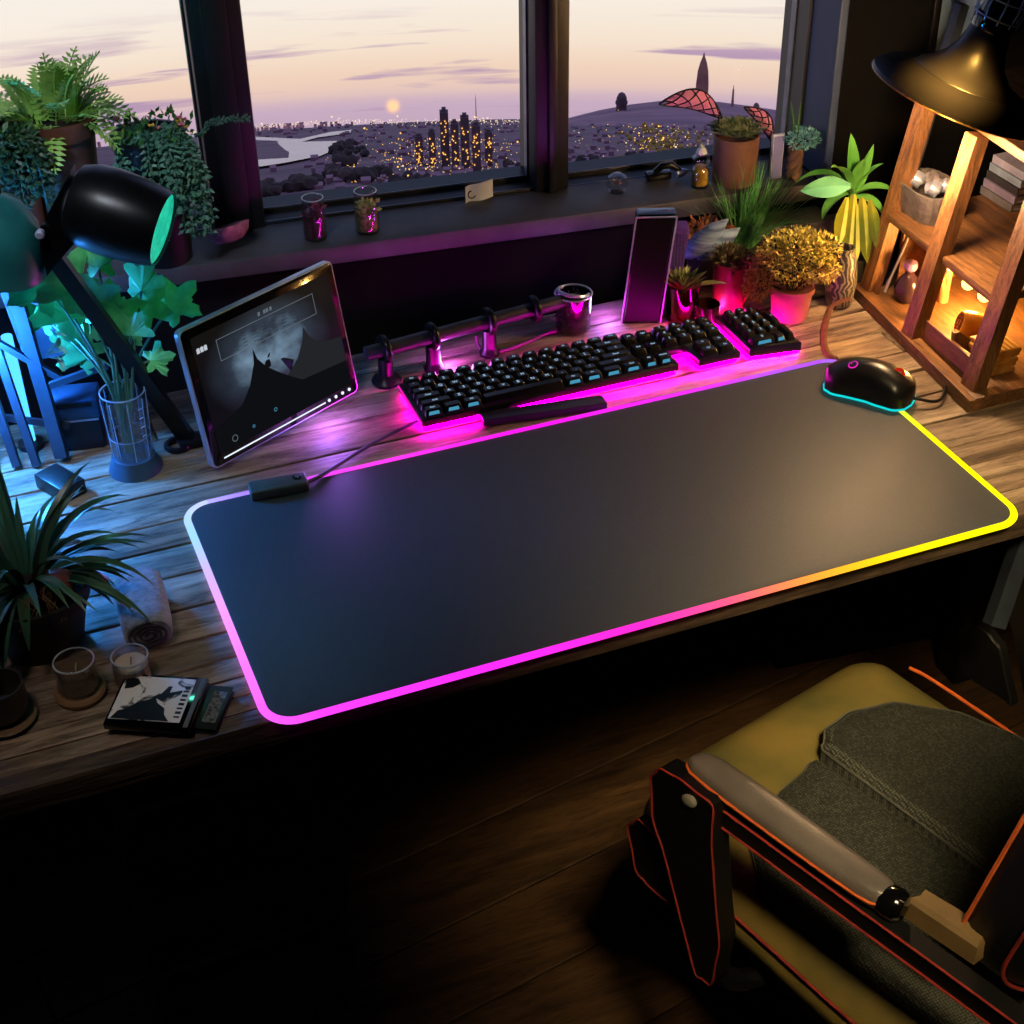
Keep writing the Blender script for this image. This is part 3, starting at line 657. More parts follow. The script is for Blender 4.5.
g.out('leaves', pm('strappy_leaf', (70,112,84), (36,66,52), 14, .32, stretch=(1,1,.4)), pp)
g = G()
for i in range(40):
    a = rnd.uniform(-2.2, .4); p = c+V((math.cos(a)*.02, math.sin(a)*.03, PH)); g.tube(bez(p, p+V((rnd.uniform(-.01,.01),-.006,.02)), p+V((rnd.uniform(-.02,.02),-.014,.012)), p+V((rnd.uniform(-.02,.02),-.02,-.012)), 6), .0005, 4)
lab(g.out('dry_roots', pm('dry_straw', (120,88,60), (90,64,44), 60, .8), pp), 'dry straw coloured roots over the rim')
# rolled towel
c = at(143, 606, .018); tw = thing('rolled_towel', 'rolled grey towel on the desk to the right of the big black pot', 'towel', (c.x, c.y, 0))
axr = (at(150, 640, .018)-at(136, 572, .018)).normalized(); sx_ = axr.cross(V((0,0,1))).normalized(); Lr = .044
TW = pm('grey_terry', (150,154,166), (120,124,138), 120, .9, bump=.9, bscale=260, sheen=.4)
g = G(); rings = []
prof = [(-Lr,.6),(-Lr+.003,.93),(-Lr*.6,1),(0,1.02),(Lr*.6,1),(Lr-.003,.95),(Lr,.86)]
for l, s in prof: rings.append([V((c.x,c.y,.0175))+axr*l+sx_*(math.copysign(abs(math.cos(t))**.8, math.cos(t))*.0235*s)+V((0,0,math.copysign(abs(math.sin(t))**.8, math.sin(t))*.0172*s)) for t in [2*PI*k/36 for k in range(36)]])
g.loops(rings); g.out('roll', TW, tw)
g = G(); pts = []
for k in range(70):
    t = k*.30; s = .16+.74*k/70; pts.append(V((c.x,c.y,.0175))+axr*(Lr+.0005)+sx_*(math.cos(t)*.0222*s)+V((0,0,math.sin(t)*.0160*s)))
g.tube(pts, .0011, 5); lab(g.out('spiral_edge', pm('dark_grey_terry', (70,66,72), (52,50,56), 120, .9), tw), 'dark rolled edge spiral')
# candles
WAX = pm('cream_wax', (206,190,176), (190,172,156), 40, .6); CANDLEG = thin_glass('candle_glass', (.9,.9,.92), .13)
def candle(label, c, r, h, wax, wl, coaster=False, name='candle_jar'):
    t = thing(name, label, 'candle', c); z0 = 0
    if coaster:
        g = G(); g.lathe([(r*1.0,0),(r*1.18,.001),(r*1.22,.005),(r*1.12,.0075),(.001,.0075)], c, n=36); lab(g.out('coaster', pm('pale_wood_coaster', (150,116,84), (124,92,64), 30, .6), t), 'round wooden coaster'); z0 = .0076
    g = G(); g.lathe([(r*.92,z0),(r,z0+.004),(r*.96,z0+h),(r*.90,z0+h+.0008),(r*.88,z0+h),(r*.92,z0+.0045),(r*.86,z0+.0022),(.001,z0+.0022)], c, n=40); g.out('glass', CANDLEG, t)
    g = G(); g.lathe([(r*.84,z0+.0026),(r*.90,z0+.005),(r*.875,z0+wl),(r*.5,z0+wl-.0015),(.001,z0+wl-.001)], c, n=36); wx = g.out('wax', wax, t)
    g = G(); g.tube([c+V((0,0,z0+wl-.002)), c+V((.0008,0,z0+wl+.004)), c+V((.002,.001,z0+wl+.007))], .0009, 6); g.out('wick', pm('wick', (190,180,160), None, 30, .8), t)
    g = G(); g.ring(c+V((0,0,z0+h)), r*.93, .0009, n=40, m=6); g.out('rim', pm('glass_rim', (190,196,206), (170,176,190), 40, .2, metal=.2), t)
    return t
BRW = pm('brown_wax', (96,74,54), (74,56,42), 40, .6)
c = at(134, 680); candle('small clear glass candle with pale wax touching the picture case', V((c.x, c.y, 0)), .0175, .029, WAX, .020)
c = at(81, 694); candle('brown candle in clear glass on a round wooden coaster', V((c.x, c.y, 0)), .019, .032, BRW, .021, True)
c = at(6, 720); c.z = 0; cp = thing('cup', 'dark cup on wooden saucer cut by the left picture edge', 'cup', c)
g = G(); g.lathe([(.014,0),(.024,.001),(.028,.005),(.0265,.006),(.001,.004)], c, n=36); lab(g.out('saucer', pm('saucer_wood', (128,100,74), (104,80,58), 30, .6), cp), 'round wooden saucer')
g = G(); g.lathe([(.015,.0062),(.021,.012),(.0235,.026),(.022,.042),(.0205,.042),(.0215,.026),(.019,.013),(.001,.009)], c, n=36); g.out('body', pm('dark_stoneware', (54,50,48), (42,38,38), 40, .35), cp)
# wallet style picture case + notebook
ca_ = [at(*q, .012) for q in ((123,677),(205,682),(190,728),(110,725))]
cc = sum(ca_, V())/4; rzv = (ca_[1]-ca_[0]); ang = math.atan2(rzv.y, rzv.x)
nbk = thing('notebook', 'small dark notebook under the picture case at the desk front edge', 'notebook', (-.058,.05,0), math.radians(-30))
rzn = Matrix.Rotation(math.radians(-30), 3, 'Z')
g = G(); g.box((0,0,.0035), (.062,.052,.004), None, .001); lab(g.out('pages', pm('page_edges', (96,88,84), (70,64,60), 200, .8, stretch=(1,1,20)), nbk, local=True), 'page block')
for z in (.0008, .0062): g = G(); g.box((0,0,z), (.066,.056,.0015), None, .0006); g.out('cover', M['black'], nbk, local=True)
g = G(); g.box((.024,0,.0072), (.012,.040,.0006)); lab(g.out('label_strip', pm('grey_scribbled_strip', (130,130,132), (30,30,32), 260, .6), nbk, local=True), 'grey speckled strip')
cs = thing('picture_case', 'black case with a black and white picture on its lid, near the candles', 'picture case', (cc.x, cc.y, .0076), ang)
W2, D2 = .0385, .0335
g = G(); g.box((0,0,.0035), (W2*2,D2*2,.007), None, .0012, 2); g.out('case', M['blackgloss'], cs, local=True)
def printed(name, seed):
    m, nt = nodes(name); L = nt.links.new; o_ = N(nt, 'ShaderNodeOutputMaterial'); b = N(nt, 'ShaderNodeBsdfPrincipled'); L(b.outputs[0], o_.inputs[0]); tc = N(nt, 'ShaderNodeTexCoord')
    no = N(nt, 'ShaderNodeTexNoise'); no.inputs['Scale'].default_value = 62; no.inputs['Detail'].default_value = 7; no.inputs['Roughness'].default_value = .62; no.inputs['Distortion'].default_value = .8; L(tc.outputs['Object'], no.inputs[0])
    rp = N(nt, 'ShaderNodeValToRGB'); rp.color_ramp.interpolation = 'EASE'; rp.color_ramp.elements[0].position = .40; rp.color_ramp.elements[1].position = .48; rp.color_ramp.elements[0].color = (.03,.03,.04,1); rp.color_ramp.elements[1].color = (.85,.83,.86,1)
    L(no.outputs['Fac'], rp.inputs[0]); L(rp.outputs[0], b.inputs['Base Color']); b.inputs['Roughness'].default_value = .3; return m
g = G(); g.box((-.004,.0015,.0072), (.064,.056,.0006)); pic = lab(g.out('picture', printed('mono_print', 1), cs, local=True), 'black and white picture of a dark figure')
INK = pm('print_ink', (22,22,26), (16,16,18), 80, .35)
g = G()
def inkpoly(pts): g.loops([[V((x, y, .00751)) for x, y in pts], [V((x, y, .0078)) for x, y in pts]])
inkpoly([(-.034,-.026),(-.030,-.016),(-.022,-.013),(-.016,-.004),(-.008,-.001),(-.002,.004),(.002,-.004),(.010,-.010),(.012,-.018),(.018,-.026)])
inkpoly([(-.004,.004),(.002,.008),(.006,.018),(.0095,.0185),(.009,.010),(.020,.014),(.020,.011),(.010,.005),(.006,-.002)])
inkpoly([(-.033,.012),(-.026,.014),(-.020,.020),(-.024,.026),(-.034,.027)])
g.out('figure', INK, pic, False, local=True).location = (0,0,0)
g = G()
for k in range(8): g.box((.0235,-.020+k*.0055,.0077), (.005,.0028 if k % 2 else .0018,.0004))
lab(g.out('lettering', INK, cs, False, local=True), 'blurred vertical lettering')
g = G(); g.box((.0345,0,.0072), (.004,.064,.0009)); lab(g.out('spine', M['leather'], cs, local=True), 'brown spine')
# dim crate under the desk
cr_ = thing('crate', 'dim dark wooden crate on the floor under the left end of desk', 'crate', (-.02,.29,FZ))
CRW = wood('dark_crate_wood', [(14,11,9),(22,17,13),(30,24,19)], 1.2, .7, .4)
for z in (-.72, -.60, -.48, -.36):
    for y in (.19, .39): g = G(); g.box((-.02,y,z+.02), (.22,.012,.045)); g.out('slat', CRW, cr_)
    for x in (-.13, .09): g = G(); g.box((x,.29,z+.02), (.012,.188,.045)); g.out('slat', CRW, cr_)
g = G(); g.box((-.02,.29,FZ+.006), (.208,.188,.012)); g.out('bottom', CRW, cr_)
g = G(); g.lathe([(.004,0),(.004,.003),(.001,.004)], at(325, 762, -.2), -HD, 14); g.b.clear(); g.b.free()
# ================================================================== TABLET
BL = V((.051,.409,.005)); ex = V((.189,.095,0)); W_ = ex.length+.006; ex.normalize(); nb = V((-ex.y, ex.x, 0)); ez = (nb*.028+V((0,0,.157))).normalized(); en = ex.cross(ez)   # towards viewer
Hh = .162
tb_ = thing('tablet', 'tilted black tablet screen with pale metal edge standing left of the keyboard', 'tablet', (BL.x, BL.y, 0))
F = lambda x, y, z: BL+V((0,0,.002))+ex*(x-.003)+ez*y+en*z
g = G(); g.slab(rrect(0,0,W_,Hh,.007,5), [(-.009,.002),(-.0075,0),(-.0008,0),(0,.0008)], F); g.out('body', M['alu'], tb_)
g = G(); g.slab(rrect(.0022,.0022,W_-.0022,Hh-.0022,.0055,5), [(-.0002,0),(.0007,0),(.001,.0006)], F); bez_ = g.out('bezel', M['blackgloss'], tb_)
def screenmat():
    m, nt = nodes('tablet_picture'); L = nt.links.new; o_ = N(nt, 'ShaderNodeOutputMaterial'); b = N(nt, 'ShaderNodeBsdfPrincipled'); L(b.outputs[0], o_.inputs[0])
    b.inputs['Base Color'].default_value = (.006,.006,.008,1); b.inputs['Roughness'].default_value = .15; uv = N(nt, 'ShaderNodeUVMap')
    vm = N(nt, 'ShaderNodeVectorMath', operation='DISTANCE'); vm.inputs[1].default_value = (.48,.60,0)
    mp = N(nt, 'ShaderNodeMapping'); mp.inputs['Scale'].default_value = (1,1,1); L(uv.outputs[0], mp.inputs[0]); L(mp.outputs[0], vm.inputs[0])
    no = N(nt, 'ShaderNodeTexNoise'); no.inputs['Scale'].default_value = 5; no.inputs['Detail'].default_value = 6; L(mp.outputs[0], no.inputs[0])
    mr = N(nt, 'ShaderNodeMapRange'); mr.inputs[1].default_value = .02; mr.inputs[2].default_value = .46; mr.inputs[3].default_value = 1; mr.inputs[4].default_value = 0; L(vm.outputs['Value'], mr.inputs[0])
    ml = N(nt, 'ShaderNodeMath', operation='MULTIPLY'); L(mr.outputs[0], ml.inputs[0]); L(no.outputs['Fac'], ml.inputs[1])
    rp = N(nt, 'ShaderNodeValToRGB'); cr = rp.color_ramp; cr.elements[0].position = .0; cr.elements[0].color = (*lin((10,11,15)),1); cr.elements[1].position = .55; cr.elements[1].color = (*lin((158,196,226)),1); e_ = cr.elements.new(.22); e_.color = (*lin((52,66,82)),1)
    L(ml.outputs[0], rp.inputs[0]); L(rp.outputs[0], b.inputs['Emission Color']); b.inputs['Emission Strength'].default_value = .62; return m
g = G(); bm = g.b; q = [F(x, y, .0014) for x, y in ((.012,.014),(W_-.010,.014),(W_-.010,Hh-.012),(.012,Hh-.012))]; f = g.poly(q); uvl = bm.loops.layers.uv.new('UVMap')
for l, t in zip(f.loops, ((0,0),(1,0),(1,1),(0,1))): l[uvl].uv = t
scr = g.out('screen', screenmat(), tb_, False); scr.data.uv_layers.active_index = 0
def sx2(u, v, z=.0018): return F(.012+u*(W_-.022), .014+v*(Hh-.026), z)
def flat(name, pts, mat, z=.0018, lb=None):
    g = G(); g.poly([sx2(u, v, z) for u, v in pts]); o = g.out(name, mat, scr, False)
    return lab(o, lb) if lb else o
DK = emit('screen_dark', (14,15,19), 1); DK2 = emit('screen_slate', (34,36,40), 1); LN = emit('screen_line', (96,106,116), 1); WT_ = emit('screen_white', (190,196,204), 1)
mt1 = [(.0,.0),(.0,.20),(.10,.24),(.22,.30),(.30,.42),(.36,.58),(.375,.70),(.39,.60),(.44,.50),(.52,.40),(.60,.31),(.66,.25),(1,.22),(1,0)]
mt2 = [(.46,.12),(.52,.30),(.58,.36),(.66,.44),(.72,.56),(.745,.67),(.77,.58),(.82,.50),(.90,.46),(1,.44),(1,.12)]
flat('mountain', mt2, DK2, .0016); flat('mountain', mt1, DK, .0018)
flat('peak_mark', [(.455+.026*math.cos(t)*(1-.35*(abs(t) < .5)), .52+.034*math.sin(t)) for t in [k*2*PI/14-PI for k in range(14)]], DK, .0019); flat('peak_mark', [(.455,.56),(.475,.575),(.485,.605),(.465,.59)], DK, .0019)
def fr(u0, v0, u1, v1, w, lb):
    g = G()
    for a in ((u0,v0,u1,v0+w),(u0,v1-w,u1,v1),(u0,v0,u0+w*.8,v1),(u1-w*.8,v0,u1,v1)): g.poly([sx2(*t) for t in ((a[0],a[1]),(a[2],a[1]),(a[2],a[3]),(a[0],a[3]))])
    lab(g.out('menu_box', LN, scr, False), lb)
fr(.155,.72,.86,.90,.005,'thin outlined menu box'); 
g = G()
for k in range(5):
    for s in range(9):
        u = .18+s*.072; g.poly([sx2(*t) for t in ((u,.745+k*.028),(u+random.uniform(.02,.06),.745+k*.028),(u+.03,.75+k*.028),(u,.75+k*.028))])
g.out('menu_lines', emit('screen_faint', (44,48,54), 1), scr, False)
g = G()
for u in (.02,.045,.07): g.poly([sx2(*t) for t in ((u,.86),(u+.02,.86),(u+.022,.90),(u+.008,.905),(u,.895))])
g.out('corner_text', WT_, scr, False)
g = G()
for u in (.46,.5,.52,.545): g.poly([sx2(*t) for t in ((u,.925),(u+.016,.925),(u+.018,.955),(u+.003,.955))])
g.out('title_text', LN, scr, False)
for u, v, r in ((.43,.125,.012),(.26,.085,.009),(.12,.07,.022)):
    g = G(); g.ring(sx2(u, v, .0018), r*.16, .0004, en, 18, 4); g.out('icon', emit('screen_icon', (70,130,160), 1) if r < .02 else LN, scr, False)
g = G(); 
g.loops([[F(.016,.0075,z),F(W_-.052,.0075,z),F(W_-.052,.0088,z),F(.016,.0088,z)] for z in (.0008,.0016)]); lab(g.out('light_bar', M['white_led'], tb_, False), 'white light bar along the bottom')
for k in range(4):
    g = G(); g.lathe([(.0019,0),(.0019,.0008),(.001,.0011)], F(W_-.046+k*.0105,.0085,.0008), en, 14); g.out('indicator', M['white_led'], tb_)
g = G(); a, b = F(W_*.5,Hh*.55,-.009), F(W_*.5,.01,-.06); b.z = .001; bar(g, a, b, .06, .003); g.out('kickstand', M['darkgrey'], tb_)
# ================================================================== MIDDLE BACK: rail, jar, cord, speakers
r0, r1 = at(362, 357, .052), at(606, 292, .050); RD = (r1-r0).normalized()
rail = thing('pipe_rail', 'dark grey pipe rail with clamp rings lying along the back of the desk', 'rail', (r0.x, r0.y, 0))
r0 = at(366, 354, .045); r0 = V((r0.x, r0.y, .045)); RL = .285; RDv = (at(560, 302, .045)-r0); RDv.z = 0; RD = RDv.normalized(); RL = RDv.length
g = G(); g.tube([r0, r0+RD*RL], .0088, 20); g.out('pipe', M['darkgrey'], rail)
for k, t in enumerate((.09, .33, .62, .86)):
    c = r0+RD*(RL*t); g = G(); g.ring(c, .0125, .005, RD, 28, 10); rg = g.out('clamp_ring', M['blackmetal'], rail)
    if k in (0, 1, 2):
        g = G(); g.lathe([(.017 if k == 0 else .012,0),(.018 if k == 0 else .013,.004),(.014 if k == 0 else .010,.009),(.009,.012),(.009,.034)], V((c.x, c.y, 0)), n=28); g.out('foot', M['blackmetal'], rail)
g = G(); e0 = r0+RD*RL; g.tube(bez(e0-RD*.002, e0+RD*.02, e0+RD*.035+V((0,0,-.004)), e0+RD*.03+V((-.004,-.01,-.026)), 10), .0085, 14); g.out('elbow', M['darkgrey'], rail)
g = G(); q = [at(476, 335, .02), at(480, 348, .003), at(500, 351, .002), at(520, 345, .002), at(545, 334, .002), at(556, 331, .002)]; g.tube(spline(q), .0024, 8)
tag(g.out('cord', pm('brown_violet_cord', (70,48,66), (56,38,54), 60, .6)), 'thin dark cord curling on the desk below the pipe rail', 'cord')
c = at(573, 329); c = V((c.x, c.y, 0)); jr = thing('herb_jar', 'dark glass jar of dried herbs at the right end of the pipe rail', 'jar', c)
g = G(); g.lathe([(.019,0),(.0215,.003),(.0225,.04),(.0235,.05),(.0225,.05),(.0212,.04),(.0205,.004),(.001,.003)], c, n=36); g.out('glass', thin_glass('smoky_glass', (.45,.40,.45), .12), jr)
g = G(); rnd = random.Random(5)
for i in range(160):
    a = rnd.uniform(0, 2*PI); q = .018*math.sqrt(rnd.random()); g.leaflet(c+V((math.cos(a)*q, math.sin(a)*q, rnd.uniform(.006,.044))), V((rnd.uniform(-1,1),rnd.uniform(-1,1),rnd.uniform(-.5,1))), rnd.uniform(.008,.014), .006, (rnd.uniform(-1,1),rnd.uniform(-1,1),rnd.uniform(-1,1)))
g.out('dried_leaves', pm('dried_dark_herb', (70,58,60), (40,32,36), 60, .7), jr, False)
g = G(); g.ring(c+V((0,0,.05)), .023, .0012, n=36, m=6); g.ring(c+V((0,0,.052)), .019, .0022, (.2,.1,1), 30, 6, .4, 4.2); g.out('wire_bail', M['alu'], jr)
def tower(name, label, px0, px1, ybase, ytop, y3, depth, mat, rim):
    a = at(px0, ybase); b_ = at(px1, ybase); c = (a+b_)/2; c.z = 0; w = (b_-a).length; h = up((px0+px1)/2, ytop, c).z; t = thing(name, label, 'speaker', c, 0)
    rot = Matrix((RT, HD, V((0,0,1)))).transposed()
    F2 = lambda x, y, z: c+RT*(x+z*.10)+HD*(y+.0)+V((0,0,z))
    g = G(); g.slab(rrect(-w/2, 0, w/2, depth, .004, 4), [(0,.001),(.002,0),(h-.004,0),(h-.001,.001),(h,.003)], F2); g.out('housing', mat, t)
    return t, c, w, h, F2
t, c, w, h, F2 = tower('speaker', 'tall glossy black speaker bar with pale rim standing behind the keyboard', 621, 660, 324, 215, .02, .022, M['blackgloss'], True)
g = G(); lean = .012
for q in ((-w/2,),(w/2,)): g.tube([F2(q[0], -.0008, .002), F2(q[0], -.0008, h-.003)], .0011, 8)
g.tube([F2(-w/2, -.0008, h-.003), F2(w/2, -.0008, h-.003)], .0013, 8); lab(g.out('rim', M['alu'], t), 'pale metal rim')
g = G(); g.slab(rrect(-w/2+.003, .004, w/2-.003, h-.006, .003, 4), [(0,0),(.0012,.0004)], lambda x, y, z: F2(x, -z, y)); g.out('front_panel', pm('gloss_front', (12,12,15), (8,8,11), 30, .5, spec=.2), t)
t, c, w, h, F2 = tower('speaker', 'purple speaker block standing just behind the tall black speaker bar', 659, 677, 309, 229, .02, .026, pm('violet_fabric', (84,44,140), (66,34,116), 200, .7, bump=.3), False)
g = G(); g.slab(rrect(-w/2+.002, .004, w/2-.002, h-.006, .002, 3), [(0,0),(.001,.0003)], lambda x, y, z: F2(x, -z, y)); g.out('grille', weave('violet_grille', (96,54,160), (40,20,70), 700), t)
# ---- things on the sill
def jar(label, x, y, r, h, mat, lv, seed, cols):
    c = at(x, y, .1); c = V((c.x, c.y, .1)); t = thing('glass_jar', label, 'jar', c); rnd = random.Random(seed)
    g = G(); g.lathe([(r*.9,0),(r,.003),(r,h*.86),(r*.9,h*.97),(r*.9,h),(r*.84,h),(r*.84,h*.96),(r*.93,h*.85),(r*.93,.004),(.001,.003)], c, n=32); g.out('glass', thin_glass('jar_glass', (.92,.92,.94), .1), t)
    g = G(); g.lathe([(r*.88,.0035),(r*.92,.005),(r*.92,h*lv),(.001,h*lv+.001)], c, n=28); g.out('filling', mat, t)
    g = G()
    for i in range(46):
        a = rnd.uniform(0, 2*PI); q = r*.8*math.sqrt(rnd.random()); g.leaflet(c+V((math.cos(a)*q, math.sin(a)*q, h*(lv+rnd.uniform(-.05,.16)))), V((rnd.uniform(-1,1),rnd.uniform(-1,1),rnd.uniform(0,1))), r*.6, r*.4, (rnd.uniform(-1,1),rnd.uniform(-1,1),1))
    g.out('topping', cols, t, False)
    g = G(); g.ring(c+V((0,0,h)), r*.87, .0008, n=32, m=6); g.out('rim', pm('jar_rim', (200,200,210), None, 40, .2), t)
jar('glass jar of dark red potpourri on the window sill', 316, 238, .0148, .054, pm('dark_berry', (96,40,56), (66,26,40), 160, .6, bump=.6), .62, 2, pm('magenta_petal', (150,44,76), (110,26,54), 60, .5))
jar('glass jar of yellow flakes on the window sill', 368, 231, .0155, .054, pm('yellow_flakes', (158,140,72), (112,96,48), 190, .7, bump=.8), .52, 3, pm('pale_yellow_flake', (206,196,110), (180,170,90), 60, .6))
c = at(617, 192, .1); c = V((c.x, c.y, .1)); gb = thing('glass_ball', 'small round glass ball with pale flower inside on the sill', 'ornament', c)
g = G(); g.lathe([(.009,0),(.0125,.003),(.0142,.012),(.012,.021),(.006,.0255),(.001,.026)], c, n=32); g.out('glass', thin_glass('ball_glass', (.95,.93,.93), .16), gb)
g = G()
for k in range(14): g.leaflet(c+V((0,0,.010)), V((math.cos(k*2.4), math.sin(k*2.4), .2+.07*k)), .0095, .007, (0,.3,1))
g.out('flower', pm('pale_pink_petal', (214,190,190), (180,150,154), 60, .5), gb, False)
c = wat(478, 190, .085); cl_ = thing('window_tag', 'white curled paper tag clipped to the middle window frame', 'tag', (c.x, c.y, c.z-.012))
g = G(); P_ = []; 
for k in range(9):
    a = k/8; P_.append((-.019+.038*a, .004*math.sin(a*PI)+(.006*(max(0,.25-a)*4)**2)))
g.loops([[c+WU*x-WN*(y+.002)+V((0,0,z+x*.12)) for x, y in P_]+[c+WU*x-WN*(y+.0035)+V((0,0,z+x*.12)) for x, y in P_[::-1]] for z in (-.012,.012)]); g.out('paper', pm('white_paper', (226,226,234), (206,206,218), 30, .7), cl_)
g = G(); g.ring(c-WU*.010-WN*.007+V((0,0,-.002)), .005, .0008, WN, 20, 5, .3, 4.6); g.out('clip', M['black'], cl_)
c = wat(658, 181, .07); lt = thing('window_latch', 'black and chrome window latch on the right window frame', 'latch', (c.x, c.y, .1))
c = V((c.x, c.y, .1))
g = G(); g.box(c+V((0,0,.007)), (.034,.014,.012), Matrix((WU,WN,V((0,0,1)))).transposed(), .003); g.out('plate', M['blackgloss'], lt)
g = G(); g.tube([c+V((-.006,-.002,.013)), c+V((.002,-.006,.022)), c+V((.014,-.008,.022)), c+V((.026,-.010,.014))], [.004,.005,.005,.004], 10); g.out('handle', M['blackmetal'], lt)
g = G(); g.lathe([(.006,-.007),(.0065,0),(.002,.010)], c+V((.028,-.010,.010)), (1,-.1,.1), 18); lab(g.out('tip', M['alu'], lt), 'chrome tip')
# ================================================================== RIGHT SIDE PLANTS
rnd = random.Random(21)
def xpl(x, y, X): return pla(x, y, V((X, 0, 0)), V((1, 0, 0)))
def pot(g, c, r, h, taper=.74, lip=.08): g.lathe([(r*taper,0),(r*(taper+.03),.003),(r*.97,h*.82),(r*(1+lip),h*.83),(r*(1+lip),h),(r*.94,h),(r*.92,h*.88)], c, n=36, cap1=True); return g
def soil(g, c, r, h): g.lathe([(r*.93,h*.9),(r*.5,h*.93),(.001,h*.94)], c, n=24); return g
def rosette(g, o, n, L, w, e0=.2, e1=1.4, droop=.1, fold=.3, seg=5):
    for i in range(n):
        t = i/max(1, n-1); a = i*2.39996; el = e0+(e1-e0)*t; dd = V((math.cos(a)*math.cos(el), math.sin(a)*math.cos(el), math.sin(el)))
        g.blade(V(o)+V((math.cos(a), math.sin(a), 0))*w*.3*(1-t), dd, L*(1-.45*t), w*(1-.4*t), droop, seg, fold)
def clump(g, c, R, n, s, rd):
    for i in range(n):
        d = V((rd.gauss(0,1), rd.gauss(0,1), rd.gauss(0,1))).normalized(); q = rd.random()**.35
        p = V(c)+V((d.x*R[0], d.y*R[1], d.z*R[2]))*q; dd = (d+V((rd.uniform(-1,1),rd.uniform(-1,1),rd.uniform(-.4,1)))*.9)
        g.leaflet(p, dd, s*rd.uniform(.6,1.3), s*rd.uniform(.4,.7), (rd.uniform(-1,1),rd.uniform(-1,1),rd.uniform(-1,1)))
AMBER = thin_glass('amber_glass', (.72,.38,.16), .12)
# spiky succulent in amber glass
c = at(681, 318); c.z = 0; t = thing('potted_succulent', 'spiky succulent with wide striped leaves in amber glass pot by the number pad', 'succulent', c)
g = G(); r = .0225; h = .050
g.lathe([(r*.82,0),(r*.85,.003),(r,h),(r*.94,h),(r*.8,.004),(.001,.004)], c, n=36); g.out('pot', AMBER, t)
g = G(); g.lathe([(r*.76,.0045),(r*.88,h*.7),(r*.4,h*.76),(.001,h*.78)], c, n=28); g.out('soil', pm('amber_soil', (84,44,22), (58,30,18), 80, .8), t)
g = G(); rosette(g, c+V((0,0,h*.75)), 54, .038, .0080, .62, 1.5, .02, .3); g.out('rosette', pm('grey_green_succulent', (150,156,92), (92,104,64), 70, .5), t)
g = G()
for dx, dz, L in ((-.9,.75,.042),(.95,.62,.046),(-.55,.95,.036)): g.blade(c+RT*dx*.012+V((0,0,h*.78)), RT*dx+V((0,0,dz))-HD*.25, L, .013, .5, 8, .3, None, 0, .3)
lab(g.out('outer_leaves', pm('yellow_green_leaf', (176,160,84), (106,120,70), 26, .45), t), 'long yellowish outer leaves')
# red mug pot with moss
c = at(727, 308); c.z = 0; t = thing('moss_pot', 'pinkish red mug filled with dark moss standing behind the amber glass succulent', 'plant pot', c); r, h = .0205, .066
g = G(); g.lathe([(r*.9,0),(r,.003),(r,h),(r*.92,h),(r*.9,h-.01)], c, n=36, cap1=True); g.out('mug', pm('rose_red_glaze', (176,66,68), (146,50,56), 22, .35), t)
g = G(); hd_ = c+RT*r*.95; g.tube(bez(hd_+V((0,0,h*.98)), hd_+RT*.012+V((0,0,h*1.02)), hd_+RT*.010+V((0,0,h*.3)), hd_+V((0,0,h*.12)), 14), .0022, 8); lab(g.out('handle', pm('orange_handle', (214,130,50), (186,100,38), 30, .4), t), 'thin orange handle')
g = G(); clump(g, c+V((0,0,h+.004)), (.024,.024,.014), 420, .0075, rnd); g.out('moss', pm('dark_moss', (108,92,50), (48,50,30), 90, .8), t, False)
# dark glass pot under/between
c = at(706, 322); c.z = 0; c -= HD*.0; t = thing('dark_pot', 'low dark red glass pot between the amber pot and the number pad', 'pot', c)
g = G(); g.lathe([(.012,0),(.0155,.002),(.0165,.026),(.0150,.026),(.0140,.006),(.001,.005)], c, n=32); g.out('body', pm('dark_red_glass', (70,24,26), (48,16,20), 30, .15), t)
# blue-grey striped shell leaves in low pot
c = at(708, 300)+HD*.055; c.z = 0; t = thing('striped_plant', 'pot with two fat blue grey striped leaves above the spiky succulent', 'plant', c); hz = .085
g = G(); pot(g, c, .026, hz-.02); g.out('pot', pm('dark_brown_pot', (58,42,34), (40,30,26), 30, .6), t)
g = G()
for (x, y, ang, L, w) in ((690,232,0,0,0),(722,232,0,0,0)):
    pass
SHELL = pm('striped_blue_leaf', (150,176,210), (70,90,124), 26, .4, stretch=(.8,1,6))
for x0, y0, x1, y1, wd in ((686,248,722,216,.030),(699,250,734,224,.028)):
    a = up(x0, y0, c)-HD*.02; b_ = up(x1, y1, c)-HD*.02; dd = (b_-a); L = dd.length; dd.normalize(); rot = Matrix((dd, dd.cross(HD).normalized(), -HD)).transposed()
    g = G(); g.lathe([(wd*.5*r_, L*h_) for r_, h_ in ((.05,-.1),(.5,.0),(.85,.2),(1,.42),(.92,.62),(.68,.82),(.34,.98),(.04,1.12))], a, dd, 28); g.out('fat_leaf', SHELL, t)
g = G(); clump(g, c+V((-.004,0,hz-.012)), (.032,.022,.01), 130, .012, rnd); g.out('dry_litter', pm('orange_brown_litter', (150,90,44), (70,52,40), 60, .7), t, False)
